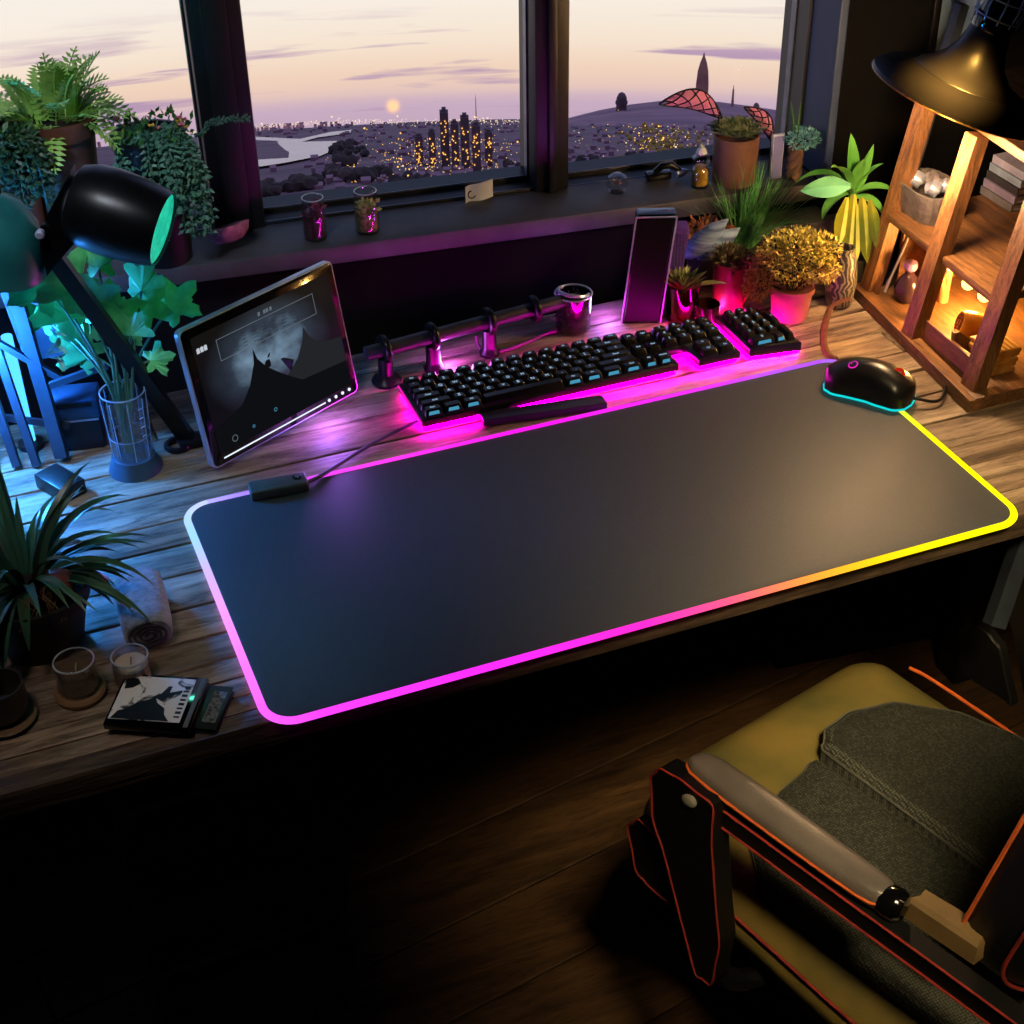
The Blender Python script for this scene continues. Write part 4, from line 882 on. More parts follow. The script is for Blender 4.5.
# mossy succulents (left teal, right bright)
c = at(690, 250)+HD*.075; c.z = 0; zt = up(690, 218, c).z; t = thing('potted_succulent', 'pale teal bushy succulent above the purple speaker in a narrow dark pot', 'succulent', c)
g = G(); pot(g, c, .019, zt-.004); g.out('pot', pm('slate_pot', (62,66,72), (46,50,58), 30, .6), t)
g = G(); o = c+V((0,0,zt)); clump(g, o+V((0,0,.012)), (.027,.02,.024), 520, .0085, rnd); g.out('foliage', pm('teal_moss', (124,176,150), (84,122,92), 70, .6), t, False)
g = G(); clump(g, o+V((-.002,0,-.012))-HD*.016, (.024,.008,.018), 170, .008, rnd); lab(g.out('lower_foliage', pm('golden_moss', (186,164,70), (120,108,50), 70, .6), t, False), 'yellow lower leaves')
g = G(); tb0 = up(676, 212, c)-HD*.01; 
g.blade(tb0, RT*.35+V((0,0,1)), .05, .018, .1, 7, .2); lab(g.out('large_leaf', pm('teal_glass_leaf', (96,150,146), (70,116,112), 20, .3), t), 'one broad teal leaf')
c = at(716, 245)+HD*.085; c.z = 0; zt = up(716, 215, c).z; t = thing('potted_succulent', 'small frilly bright green succulent between the yellow bottle and grass tuft', 'succulent', c)
g = G(); pot(g, c, .016, zt-.004); g.out('pot', M['black'], t)
g = G()
for i in range(26):
    a = i*2.4; dd = V((math.cos(a), math.sin(a), rnd.uniform(.1,1.1))); g.blade(c+V((0,0,zt+.002)), dd, rnd.uniform(.022,.034), .010, 1.2, 7, .5)
g.out('frilly_leaves', pm('bright_frill', (76,170,96), (40,120,60), 60, .45), t)
# grass tuft
c = at(748, 290)+HD*.06; c.z = 0; zt = up(745, 243, c).z; t = thing('potted_grass', 'brown pot with tall fanned green grass blades below the right window', 'potted grass', c)
g = G(); pot(g, c, .033, zt); g.out('pot', pm('brown_clay', (96,62,40), (70,46,32), 20, .6, bump=.2), t); g = G(); soil(g, c, .033, zt); g.out('soil', SOIL, t)
g = G(); o = c+V((0,0,zt-.004))
for i in range(190):
    a = rnd.uniform(0, 2*PI); sp = rnd.gauss(0, .36); dd = V((0,0,1))+RT*(sp+.16)+HD*rnd.gauss(-.05,.26)
    g.blade(o+V((math.cos(a), math.sin(a), 0))*.013, dd, rnd.uniform(.075,.128), rnd.uniform(.0012,.0020), rnd.uniform(.15,.9), 7, .2, None, .0, .2)
g.out('blades', pm('grass_green', (112,190,98), (58,128,70), 22, .45), t)
# yellow flowering bush in pink pot
c = at(789, 316); c.z = 0; t = thing('flowering_bush', 'round yellow flowering bush in a peach pot behind the number pad', 'flowering plant', c)
zt = .032; g = G(); pot(g, c, .027, zt+.012, .8, .04); g.out('pot', pm('peach_pot', (206,136,120), (182,112,104), 20, .55), t)
YB = pm('yellow_blossom', (228,212,96), (132,112,46), 150, .6)
g = G(); q = up(794, 256, c); clump(g, q, (.046,.042,.032), 2000, .0056, rnd)
for dx, dy, dz, s_ in ((.03,-.01,.014,.022),(-.028,-.012,.012,.022),(.0,-.02,.026,.024),(.034,-.012,-.012,.018),(-.034,0,-.014,.018),(.012,-.03,-.004,.02)): clump(g, q+RT*dx+V((0,dy,dz)), (s_,s_,s_*.8), 360, .0056, rnd)
fo = g.out('foliage', YB, t, False)
g = G(); q2 = up(757, 283, c)-HD*.004; clump(g, q2, (.018,.018,.022), 620, .005, rnd); g.out('side_sprig', YB, t, False)
g = G(); clump(g, q, (.048,.044,.034), 900, .006, rnd); g.out('leaves', pm('olive_leaf', (80,76,36), (46,46,26), 80, .6), t, False)
g = G()
for i in range(14):
    a = i*2.4; g.tube([c+V((0,0,zt)), c+V((math.cos(a)*.015, math.sin(a)*.015, zt+.02)), q+V((math.cos(a)*.03, math.sin(a)*.03, -.005))], .0009, 5)
g.tube([c+V((0,0,zt)), q2+V((0,0,.006)), q2], .001, 5); g.out('twigs', pm('twig', (84,60,40), None, 50, .8), t)
# bottle on sill
c = at(699, 200, .1); v_ = .035; c = wal((c-WO).dot(WU), v_, .1); p = wat(699, 196, v_); c = V((p.x, p.y, .1)); zt = wat(699, 143, v_).z-.1
t = thing('oil_bottle', 'narrow glass bottle of yellow oil with pointed stopper on the right window sill', 'bottle', c)
k = zt
g = G(); g.lathe([(.0105,0),(.012,.003),(.0125,k*.36),(.0085,k*.46),(.0115,k*.56),(.0118,k*.66),(.007,k*.74),(.007,k*.76),(.0055,k*.74),(.010,k*.64),(.0072,k*.46),(.0112,k*.35),(.0105,.004),(.001,.003)], c, n=30); g.out('glass', GLASS, t)
g = G(); g.lathe([(.0098,.0035),(.0108,.005),(.0108,k*.33),(.007,k*.45),(.0075,k*.48),(.001,k*.49)], c, n=28); g.out('oil', pm('yellow_oil', (214,170,52), (170,120,40), 40, .2), t)
g = G(); g.lathe([(.0053,k*.74),(.0075,k*.77),(.0062,k*.84),(.003,k*.9),(.0036,k*.93),(.0008,k)], c, n=24); lab(g.out('stopper', pm('clear_stopper', (206,214,214), (180,190,194), 40, .15), t), 'pointed clear stopper')
# big pot on sill with succulents, and stained glass fans
p = wat(733, 186, .04); c = V((p.x, p.y, .1)); zt = wat(733, 134, .04).z-.1; t = thing('potted_succulent', 'large brown cylindrical pot of grey green succulents on the right window sill', 'succulent', c)
r = .030; g = G(); g.lathe([(r*.92,0),(r*.95,.003),(r,zt),(r*.93,zt),(r*.92,zt-.012)], c, n=40, cap1=True); g.out('pot', pm('taupe_pot', (132,92,70), (104,72,56), 18, .6, bump=.15), t)
g = G()
for i in range(9):
    a = i*2.4; rosette(g, c+V((math.cos(a), math.sin(a), 0))*(.020*(i > 0))+V((0,0,zt+.002)), 22, .022, .008, .2, 1.4, .1, .3)
g.out('rosettes', pm('sage_succulent', (132,146,112), (84,98,76), 60, .5), t)
PINKG = pm('pink_stained_glass', (236,150,196), (214,124,170), 30, .3, emis=None)
def fan(label, x0, y0, x1, y1, wd, vv, bulge):
    a, b = wat(x0, y0, vv), wat(x1, y1, vv); L = (b-a).length; ex_ = (b-a).normalized(); ey_ = WN.cross(ex_).normalized()
    if ey_.z < 0: ey_ = -ey_
    c = (a+b)/2; t = thing('stained_glass_fan', label, 'ornament', (c.x, c.y, .1))
    def S(u, v):   # lens outline
        hh = wd*math.sin(PI*min(1, max(0, u)))**.8; arc = bulge*math.sin(PI*u)
        return a+ex_*(L*u)+ey_*(arc+(v-.5)*hh)-WN*(.012*math.sin(PI*u)*math.sin(PI*v))
    g = G()
    for i in range(12):
        for j in range(4):
            q = [S((i+.0)/12, j/4), S((i+1)/12, j/4), S((i+1)/12, (j+1)/4), S(i/12, (j+1)/4)]
            if (q[0]-q[3]).length > 1e-5 and (q[1]-q[2]).length > 1e-5: g.poly(q)
    g.out('glass', PINKG, t)
    g = G()
    for v in (0, 1): g.tube([S(i/16, v) for i in range(17)], .0012, 6)
    for s in range(-2, 6):
        for sg in (1, -1):
            pts = []
            for k in range(9):
                vv_ = k/8; u = (s+.5+sg*(vv_-.5)*1.6)/5+.05
                if .03 < u < .97: pts.append(S(u, vv_))
            if len(pts) > 2: g.tube(pts, .0009, 5)
    g.out('lead_lattice', M['black'], t)
    foot = S(.93, .3); g = G(); g.tube([foot, V((foot.x, foot.y, .101))], .0012, 6); g.out('stake', M['black'], t)
fan('pink stained glass leaf with dark lattice to the left of the brown sill pot', 659, 104, 722, 118, .026, .055, .016)
fan('pink latticed glass piece rising to the right of the brown sill pot', 744, 107, 772, 142, .017, .05, .010)
# photo frame, teal flower in braided vase
p = wat(775, 176, .03); c = V((p.x, p.y, .1)); t = thing('photo_frame', 'small upright lavender photo frame at the right end of the sill', 'frame', c)
rotw = Matrix((WU, WN, V((0,0,1)))).transposed(); hz = wat(776, 134, .03).z-.1
g = G(); g.box(c+V((0,0,hz/2)), (.017,.005,hz), rotw, .001); g.out('frame', M['alu'], t); g = G(); g.box(c+V((0,0,hz/2))-WN*.0027, (.013,.001,hz-.005), rotw); g.out('picture', pm('lavender_print', (130,132,196), (108,108,170), 20, .5), t)
p = wat(793, 180, .02); c = V((p.x, p.y, .1)); zt = wat(793, 148, .02).z-.1; t = thing('flower_vase', 'twisted brown vase with a pale teal flower head by the right window jamb', 'vase', c)
g = G()
for s in range(3):
    g.tube([c+V((math.cos(2*PI*s/3+k*.5)*.0052, math.sin(2*PI*s/3+k*.5)*.0052, .003+zt*k/16)) for k in range(17)], .0056, 10)
g.out('vase', pm('braided_brown', (128,98,76), (92,70,56), 40, .6), t)
g = G(); clump(g, c+V((0,0,zt+.012))+RT*.008, (.023,.018,.012), 460, .006, rnd); g.out('flower_head', pm('teal_floret', (134,200,200), (92,156,160), 70, .6), t, False)
g = G(); g.tube([c+V((0,0,zt*.9)), c+V((0,0,zt+.01))+RT*.006], .0015, 6); g.out('stem', GREEN, t)
g = G()
for i, (x, y) in enumerate(((791,98),(801,100),(786,106))):
    g.blade(c+V((0,0,zt)), wat(x, y, .02)-(c+V((0,0,zt))), (wat(x, y, .02)-(c+V((0,0,zt)))).length, .003, .05, 6)
g.out('reed', GREEN, t)
# stone slab + wood block
q = wat(795, 226, -.02); zs = .052
c = at(794, 216, zs); g = G(); g.box((c.x, c.y-.002, zs/2), (.13,.05,zs), Matrix.Rotation(math.radians(-6.5),3,'Z'), .003)
tag(g.out('stone_slab', pm('grey_stone', (112,110,112), (78,78,82), 26, .75, bump=.6)), 'grey stone slab against the wall behind the yellow flowering bush', 'slab')
# leafy plant with drooping yellow leaves
c = at(856, 300)+HD*.04; c.z = 0; zt = up(850, 245, c).z; t = thing('leafy_plant', 'big leafy plant with drooping yellow green leaves left of the wooden shelf', 'plant', c)
g = G(); pot(g, c, .028, .05, .8); g.out('pot', pm('charcoal_pot', (40,38,40), (28,27,30), 30, .6), t)
g = G(); stem_top = up(852, 190, c); g.tube(bez(c+V((0,0,.04)), c+V((0,0,.09)), stem_top-V((0,0,.03)), stem_top, 10), .0035, 8); g.out('stem', pm('leaf_stem', (92,120,60), None, 40, .5), t)
LG = pm('glossy_green_leaf', (104,168,72), (62,122,52), 16, .38); YG = pm('yellow_drooping_leaf', (158,156,44), (84,104,38), 14, .4); TG = pm('blue_green_big_leaf', (110,180,140), (70,136,104), 14, .4)
g = G()
for x, y, w_, dr in ((838,150,.016,1.3),(822,160,.014,2.0),(850,148,.016,.6),(868,152,.016,.9),(880,180,.018,1.2),(872,168,.016,1.0),(832,182,.018,1.2),(826,205,.018,2.0),(878,200,.018,1.6),(860,160,.015,.5)):
    tg_ = up(x, y-6, c)-HD*rnd.uniform(.0,.03); dd = tg_-stem_top; g.blade(stem_top-V((0,0,rnd.uniform(0,.02))), dd.normalized()+V((0,0,.55)), dd.length*1.15+.012, w_*1.15, dr, 9, .25)
g.out('green_leaves', LG, t)
g = G(); a = up(846, 176, c)-HD*.03; g.blade(a, up(797, 178, c)-HD*.03-a+V((0,0,.008)), .062, .026, .35, 9, .3, V((0,0,1))+HD*.3); lab(g.out('large_leaf', TG, t), 'large blue green leaf to the left')
g = G()
for x0, y0, x1, y1, w_ in ((850,185,842,244,.020),(858,188,862,250,.022),(843,188,832,236,.018),(866,190,874,240,.018),(852,195,850,252,.018)):
    a = up(x0, y0, c)-HD*.028; b_ = up(x1, y1, c)-HD*.04; dd = b_-a; g.blade(a, dd, dd.length, w_, .1, 8, .3, RT)
lab(g.out('drooping_leaves', YG, t), 'drooping yellow leaves')
# patterned vase
c = at(838, 305); c.z = 0; zt = up(838, 247, c).z; t = thing('patterned_vase', 'dark vase with pale leaf pattern between the yellow bush and wooden shelf', 'vase', c)
def zebra():
    m, nt = nodes('leaf_pattern_glaze'); L = nt.links.new; o_ = N(nt,'ShaderNodeOutputMaterial'); b = N(nt,'ShaderNodeBsdfPrincipled'); L(b.outputs[0], o_.inputs[0]); tc = N(nt,'ShaderNodeTexCoord')
    w_ = N(nt,'ShaderNodeTexWave'); w_.inputs['Scale'].default_value = 55; w_.inputs['Distortion'].default_value = 9; w_.inputs['Detail'].default_value = 2; w_.inputs['Detail Scale'].default_value = 1.2; L(tc.outputs['Object'], w_.inputs[0])
    rp = N(nt,'ShaderNodeValToRGB'); rp.color_ramp.elements[0].position = .55; rp.color_ramp.elements[0].color = (*lin((40,34,32)),1); rp.color_ramp.elements[1].position = .75; rp.color_ramp.elements[1].color = (*lin((120,114,108)),1); L(w_.outputs['Fac'], rp.inputs[0]); L(rp.outputs[0], b.inputs['Base Color']); b.inputs['Roughness'].default_value = .4; return m
g = G(); g.lathe([(.013,0),(.017,.006),(.020,zt*.45),(.017,zt*.8),(.012,zt*.93),(.013,zt),(.011,zt),(.010,zt*.93),(.015,zt*.78)], c, n=36, cap1=True); g.out('body', zebra(), t)
# brown strap loop on the desk
g = G(); q = [at(850, 298, .02), at(832, 306, .012), at(826, 322, .006), at(824, 342, .004), at(828, 354, .003), at(836, 359, .003)]; g.tube(spline(q, 8), .0042, 8, True, .35)
tag(g.out('leather_strap', pm('brown_strap', (116,72,48), (90,54,38), 50, .5)), 'brown leather strap loop on the desk left of the wooden shelf base', 'strap')

# ================================================================== WOODEN SHELF
SW = wood('warm_shelf_wood', [(74,46,26),(124,84,50),(160,114,70)], 1.6, .5, .5, axis=2); SWX = wood('warm_shelf_board', [(66,42,26),(112,76,46),(146,102,64)], 1.4, .5, .5, axis=1)
sh = thing('display_shelf', 'leaning open wooden display shelf at right end of desk', 'shelf', (1.0,.34,0))
def beam(g, a, b, w, t, wd=V((0,1,0))):
    a, b = V(a), V(b); d = (b-a).normalized(); s2 = d.cross(wd).normalized(); s1 = s2.cross(d).normalized()
    rs = []
    for p, f in ((a,.9),(a+d*.0015,1),(b-d*.0015,1),(b,.9)): rs.append([p+s1*(w*i*f)+s2*(t*j*f) for i, j in ((.5,.5),(-.5,.5),(-.5,-.5),(.5,-.5))])
    g.loops(rs)
TOPZ = .262; SL = .19
for (x0, y0, w) in ((.912,.476,.020),(.893,.352,.022),(.888,.222,.024)):
    g = G(); beam(g, (x0,y0,.0), (x0+SL*TOPZ,y0,TOPZ), w, .018); g.out('post', SW, sh)
for y0 in (.476,.222):
    g = G(); beam(g, (1.12,y0,0), (1.15,y0,TOPZ), .02, .018); g.out('post', SW, sh)
g = G(); beam(g, (.908,.50,.008), (.876,.196,.008), .016, .016, V((1,0,0))); g.out('base_rail', SWX, sh)
g = G(); beam(g, (.876,.204,.009), (1.15,.204,.009), .016, .016, V((0,1,0))); g.out('base_rail', SWX, sh)
g = G(); g.box((1.02,.35,.007), (.22,.27,.006), None, .001); g.out('base_board', SWX, sh)
g = G(); g.slab([(.921,.468),(.908,.235),(1.13,.23),(1.13,.468)], [(.111,.001),(.112,0),(.120,0),(.121,.001)]); g.out('middle_board', SWX, sh)
g = G(); g.slab([(.958,.488),(.936,.21),(1.16,.21),(1.16,.488)], [(TOPZ,.001),(TOPZ+.001,0),(TOPZ+.011,0),(TOPZ+.012,.001)]); g.out('top_board', SWX, sh)
g = G(); g.box((1.165,.35,.13), (.006,.27,.255)); lab(g.out('back_panel', pm('dark_back_board', (46,34,26), (34,26,20), 20, .7), sh), 'dark back panel')
g = G(); g.box((1.03,.472,.055), (.16,.006,.09), Matrix.Rotation(math.radians(0),3,'Z')); g.out('end_panel', SWX, sh)
g = G(); beam(g, (.899,.235,.024), (.904,.338,.024), .034, .005, V((0,0,1))); g.out('front_board', SWX, sh)
g = G(); g.loops([[V((.905+x,.285+s*.003,z)) for x, z in ((0,.012),(.045,.012),(.045,.018),(.03,.030),(.004,.052),(-.004,.052))] for s in (-1,1)]); g.out('divider', SW, sh)
g = G(); beam(g, (.936,.494,.0), (1.004,.494,.36), .014, .012); lab(g.out('rear_stile', M['steel'], sh), 'dark blue grey rear stile rising above the shelf')
# upper contents
p = xpl(925, 222, .965); c = V((.965, p.y, .1215)); t = thing('ribbed_basket', 'grey ribbed basket on the middle shelf between the two left posts', 'basket', c)
g = G(); n = 44; rings = []
for z, s in ((0,.82),(.004,.84),(.036,1),(.038,1),(.038,.93),(.006,.80)):
    rings.append([c+V((math.copysign(abs(math.cos(a))**.55, math.cos(a))*.032*s*(1+.035*(k % 2)), math.copysign(abs(math.sin(a))**.55, math.sin(a))*.044*s*(1+.035*(k % 2)), z)) for k, a in enumerate([2*PI*k/n for k in range(n)])])
g.loops(rings); g.out('basket', pm('grey_wicker', (112,104,104), (78,72,74), 90, .6, bump=.4), t)
for k, (dx, dy, s) in enumerate(((-.008,.018,.011),(.004,.0,.010),(-.006,-.014,.011),(.010,.014,.009),(.012,-.012,.010))):
    q = c+V((dx, dy, .038)); g = G(); g.ball(q, s, (1,1,.85), 2, jit=.5)
    tag(g.out('pebble', (M['alu'], pm('dull_shell', (150,140,146), (96,90,98), 60, .4))[k % 2]), ('shiny bluish pebble on the near side of the ribbed basket','dull mauve pebble in the middle of the ribbed basket','shiny pebble at the right end of the ribbed basket','dull pebble at the back left of the ribbed basket','shiny pebble at the back right of the ribbed basket')[k], 'pebble', 'pebbles in the ribbed basket')
# papers / books standing at upper back
for k in range(5):
    z = .1215+.06+k*.009 if False else .1215+k*.011
    c = V((1.085, .44-.002*k, z)); g = G(); w_ = .05-.002*k
    t = thing('book', ('grey book at the bottom of the pile at the back of the middle shelf','lavender book second from the bottom of the back shelf pile','dark book in the middle of the back shelf pile','pale blue book second from the top of the back shelf pile','pale lavender book on top of the back shelf pile')[k], 'book', c, 0, 'books piled at the back of the middle shelf')
    cc_ = (((120,118,130)),((150,140,180)),((60,58,70)),((150,168,200)),((176,172,206)))[k]
    g.box(c+V((0,0,.0050)), (w_, .06, .0066)); g.out('pages', pm('book_pages', (206,200,196), (170,164,160), 300, .8, stretch=(1,1,9)), t)
    g = G(); g.box(c+V((0,0,.0009)), (w_+.003,.063,.0016)); g.box(c+V((0,0,.0092)), (w_+.003,.063,.0016)); g.box(c+V((-w_/2-.0012,0,.005)), (.0015,.063,.0098)); g.out('cover', pm('book_cloth', cc_, None, 60, .6), t)
# dark vase on middle shelf right
p = xpl(1006, 262, .985); c = V((.985, .262, .1215)); t = thing('dark_vase', 'dark blue round vase with pinched neck on the middle shelf, cut by the right edge', 'vase', c)
g = G(); g.lathe([(.014,0),(.024,.008),(.030,.028),(.026,.048),(.013,.062),(.010,.068),(.015,.080),(.013,.080),(.008,.068)], c, n=40, cap1=True); g.out('body', pm('dark_blue_glaze', (66,70,88), (44,48,64), 60, .3, bump=.3), t)
# lower left compartment
p = xpl(900, 318, .925); c = V((.93,.392,.0105)); t = thing('pink_bottle', 'small pink bottle leaning in the lower left compartment of the shelf', 'bottle', c)
axb = V((.1,-.25,1)); g = G(); g.lathe([(.009,0),(.0105,.003),(.0105,.022),(.005,.031),(.005,.037),(.0035,.037)], c+V((0,0,.002)), axb, 26, True, True); g.out('body', pm('pink_glass', (184,90,160), (140,60,124), 30, .2), t)
g = G(); g.lathe([(.0058,.034),(.0062,.036),(.0062,.046),(.0045,.048)], c+V((0,0,.002)), axb, 20); lab(g.out('cap', pm('light_pink_cap', (226,120,200), None, 30, .3), t), 'light pink cap')
c = V((.945,.44,.0105)); t = thing('dark_bottle', 'dark round bottle with lavender stopper in the lower left shelf compartment', 'bottle', c)
g = G(); g.lathe([(.012,0),(.016,.006),(.017,.018),(.010,.032),(.006,.036),(.006,.042),(.004,.042)], c, n=30); g.out('body', pm('dark_violet_glass', (66,44,60), (44,30,42), 30, .12), t)
g = G(); g.lathe([(.0065,.041),(.009,.045),(.008,.052),(.003,.055)], c, n=20); lab(g.out('stopper', pm('lavender_stopper', (176,140,200), None, 30, .3), t), 'lavender stopper')
c = V((.985,.418,.0105)); t = thing('coral_ornament', 'tan coral ornament with white rounded tips at the back of the lower shelf', 'ornament', c)
g = G(); tp_ = []
for k, (dy, dz, dx) in enumerate(((.018,.066,-.006),(.004,.074,.0),(-.012,.060,-.008),(.024,.044,-.014),(-.004,.050,-.016))):
    e_ = c+V((dx,dy,dz)); tp_.append(e_); g.tube(bez(c+V((0,0,.0)), c+V((0,0,.03)), c+V((dx*.5,dy*.7,dz*.6)), e_, 10), [.007,.007,.0065,.0065,.006,.006,.0055,.0055,.005,.005,.0045], 10)
g.out('branches', pm('tan_coral', (186,128,84), (150,96,62), 40, .6, bump=.3), t)
for k, e_ in enumerate(tp_[:3]): g = G(); g.ball(e_, .0085, (1,.8,1.25), 2); g.out('tip', pm('white_shell_tip', (230,214,200), (206,186,172), 30, .35), t)
g = G(); g.tube([V((.93,.465,.012)), V((.965,.468,.108))], .0018, 8); tag(g.out('glass_rod', M['alu']), 'thin shiny rod leaning beside the left post in the lower shelf', 'rod')
# lower right compartment: bulbs, jar, cracker stack
for k, (x, y) in enumerate(((968,284),(984,296))):
    c = xpl(x, y, .955); t = thing('light_bulb', ('glowing bare bulb under the middle shelf, the farther of two','glowing bare bulb under the middle shelf, nearest the right post')[k], 'light bulb', (c.x, c.y, c.z), 0, 'bulbs under the middle shelf')
    g = G(); g.ball(c, .0075, (1,1.15,1), 2); g.out('globe', emit('warm_bulb', (255,196,96), 5), t)
    g = G(); g.tube([c+V((0,0,.006)), V((c.x, c.y, .1105))], [.0045,.004], 12); g.out('socket', pm('brass_socket', (150,110,56), None, 40, .35, metal=.8), t)
c = V((.945,.322,.0105)); t = thing('honey_jar', 'round yellow jar lying on its side in the lit lower compartment', 'jar', c)
g = G(); axj = V((-.75,.35,.25)); g.lathe([(.012,-.018),(.0165,-.012),(.018,0),(.0165,.012),(.014,.016),(.001,.016)], c+V((.012,0,.0185)), axj, 32); g.out('body', pm('yellow_ceramic', (226,170,62), (198,138,44), 40, .4), t)
g = G(); q = c+V((.012,0,.0185))+axj.normalized()*.0165
for rr in (.011,.007): g.ring(q, rr, .0009, axj, 28, 6)
for k in range(5): a = k*1.256; x_, y_, d_ = frame_from(axj); g.tube([q, q+(x_*math.cos(a)+y_*math.sin(a))*.011], .0008, 5)
g.out('lid_pattern', pm('brown_line', (120,70,30), None, 40, .5), t)
for k in range(5):
    c = V((.942+.001*k, .262+.001*(k % 2), .0108+k*.0062)); t = thing('cracker_box', ('thin brown slab at the bottom of the lit stack in the lower right compartment','second thin slab from the bottom of the lit stack','third thin slab of the lit stack in the lower right compartment','second thin slab from the top of the lit stack','top thin yellow ridged slab of the lit stack under the bulbs')[k], 'slab', c, .1*(k % 2), 'thin slabs stacked under the bulbs')
    t.name = 'wooden_slab'
    g = G(); g.box((0,0,.0028), (.040,.046,.0055), None, .0008); g.out('board', pm('honey_slab', (206,152,70), (160,108,46), 40, .5), t, local=True)
    g = G()
    for r_ in range(6): g.box((-.017+r_*.0068,0,.0057), (.003,.042,.0008))
    g.out('ridges', pm('pale_ridge', (232,196,110), None, 40, .5), t, local=True)
# dried bunch & things at right edge
c = V((1.03,.27,TOPZ+.0125)); t = thing('dried_bunch', 'dark dried plant bunch on top of the shelf behind the pendant lamp at right edge', 'dried plant', c)
g = G(); pot(g, c, .022, .04); g.out('pot', M['black'], t)
g = G()
for i in range(40):
    a = rnd.uniform(0,2*PI); el = rnd.uniform(.35,1.4); g.frond(c+V((0,0,.04)), V((math.cos(a)*math.cos(el), math.sin(a)*math.cos(el), math.sin(el))), rnd.uniform(.05,.10), rnd.uniform(.2,.8), 9, .014)
g.out('stems', pm('dark_dried_leaf', (70,66,72), (44,44,50), 60, .7), t, False)
# framed pane on the right wall, pale blue colour stands in for reflected light
a, b_ = wat(930, 66, -.004), wat(1010, -30, -.004); 
c = (a+b_)/2; wdt = abs((b_-a).dot(WU)); hgt = abs(b_.z-a.z); t = thing('wall_mirror', 'dark framed mirror with painted pale blue reflection on the wall behind the pendant lamp', 'mirror', (c.x, c.y, c.z-hgt/2))
g = G(); g.box(c, (wdt, .003, hgt), rotw); g.out('pane', pm('painted_blue_reflection', (150,186,226), (130,166,212), 6, .2, metal=.2), t)
g = G()
for s in (-1,1):
    g.box(c+WU*s*(wdt/2+.004)-WN*.002, (.010,.009,hgt+.018), rotw, .001); g.box(c+V((0,0,s*(hgt/2+.004)))-WN*.002, (wdt+.018,.009,.010), rotw, .001)
g.out('frame', M['black'], t)
# ================================================================== PENDANT LAMP
lc = at(957, 98, .318); la = (V((0,0,1))+RT*.34+HD*.02).normalized()
pl_ = thing('pendant_lamp', 'wide dark dish shaded lamp glowing amber above the wooden shelf', 'lamp', (lc.x, lc.y, lc.z))
SHD = pm('bronze_black_shade', (62,56,60), (54,50,54), 14, .36, metal=.45)
g = G(); g.lathe([(.098,.0),(.1,.0012),(.099,.005),(.088,.013),(.072,.0195),(.060,.023),(.0585,.0222),(.057,.0245),(.046,.031),(.034,.043),(.026,.058),(.0225,.078),(.0195,.078),(.0225,.058),(.031,.041),(.044,.028),(.058,.0205),(.072,.0165),(.088,.0095)], lc, la, 64, False, False)
b0 = g.b; g.out('shade', SHD, pl_)
g = G(); x_, y_, d_ = frame_from(la)
g.ring(lc+la*.0008, .0992, .0011, la, 72, 6); lab(g.out('rim', pm('lit_edge_metal', (226,170,110), (206,150,96), 40, .3, metal=.8), pl_), 'thin bright metal rim standing in for the lit shade edge')  # light on the shade edge is put into this bright ring
g = G(); g.ring(lc+la*.0228, .0592, .0011, la, 60, 6); lab(g.out('groove', M['black'], pl_), 'black groove line')
g = G(); g.lathe([(.021,.076),(.0235,.08),(.0235,.09),(.020,.094),(.019,.125),(.016,.13)], lc, la, 32); g.out('collar', M['blackgloss'], pl_)
g = G()
for k in range(10):
    a = 2*PI*k/10; o = x_*math.cos(a)+y_*math.sin(a); g.tube([lc+la*.088+o*.0235, lc+la*.105+o*.0265, lc+la*.128+o*.0225, lc+la*.145+o*.015], .0009, 5)
for h_, r_ in ((.093,.025),(.112,.0265),(.130,.022)): g.ring(lc+la*h_, r_, .0009, la, 36, 5)
g.out('wire_cage', M['alu'], pl_)
g = G(); q = lc+la*.13; g.tube(bez(q, q+la*.08, q+la*.2+V((0,0,.1)), V((1.35,.35,1.2)), 14)+[V((1.5,.3,CZ))], .011, 14); g.out('arm', M['black'], pl_)
g = G(); g.ball(lc+la*.022, .012, sub=2); g.out('bulb', emit('amber_bulb', (255,190,110), 5), pl_)
LAMPP = lc-la*.004
# ================================================================== CHAIR
CS = V((.635,-.03,0)); cya = math.radians(15); CX = V((math.cos(cya), math.sin(cya), 0)); CY = V((-math.sin(cya), math.cos(cya), 0))
def ch(x, y, z): return CS+CX*x+CY*y+V((0,0,z))
def cpl(px, py, xl): return pla(px, py, ch(xl,0,0), CX)
chair = thing('office_chair', 'black office chair with olive leather seat edge, mesh pads and orange piping', 'chair', (CS.x, CS.y, FZ))
def smooth_outline(pts, n=5):
    P = [V((p[0], p[1], 0)) for p in pts]; o = []; m = len(P)
    for i in range(m):
        a, b, c, d = P[i-1], P[i], P[(i+1) % m], P[(i+2) % m]
        for k in range(n):
            t = k/n; q = .5*((2*b)+(c-a)*t+(2*a-5*b+4*c-d)*t*t+(3*b-3*c+d-a)*t**3); o.append((q.x, q.y))
    return o
SO = []
for cx_, cy_, r_, a0 in ((.185-.05,.178-.05,.05,0),(-.222+.10,.178-.10,.10,PI/2),(-.222+.03,-.34+.03,.03,PI),(.185-.03,-.34+.03,.03,PI*1.5)):
    for k in range(9): t = a0+PI/2*k/8; SO.append((cx_+r_*math.cos(t), cy_+r_*math.sin(t)))
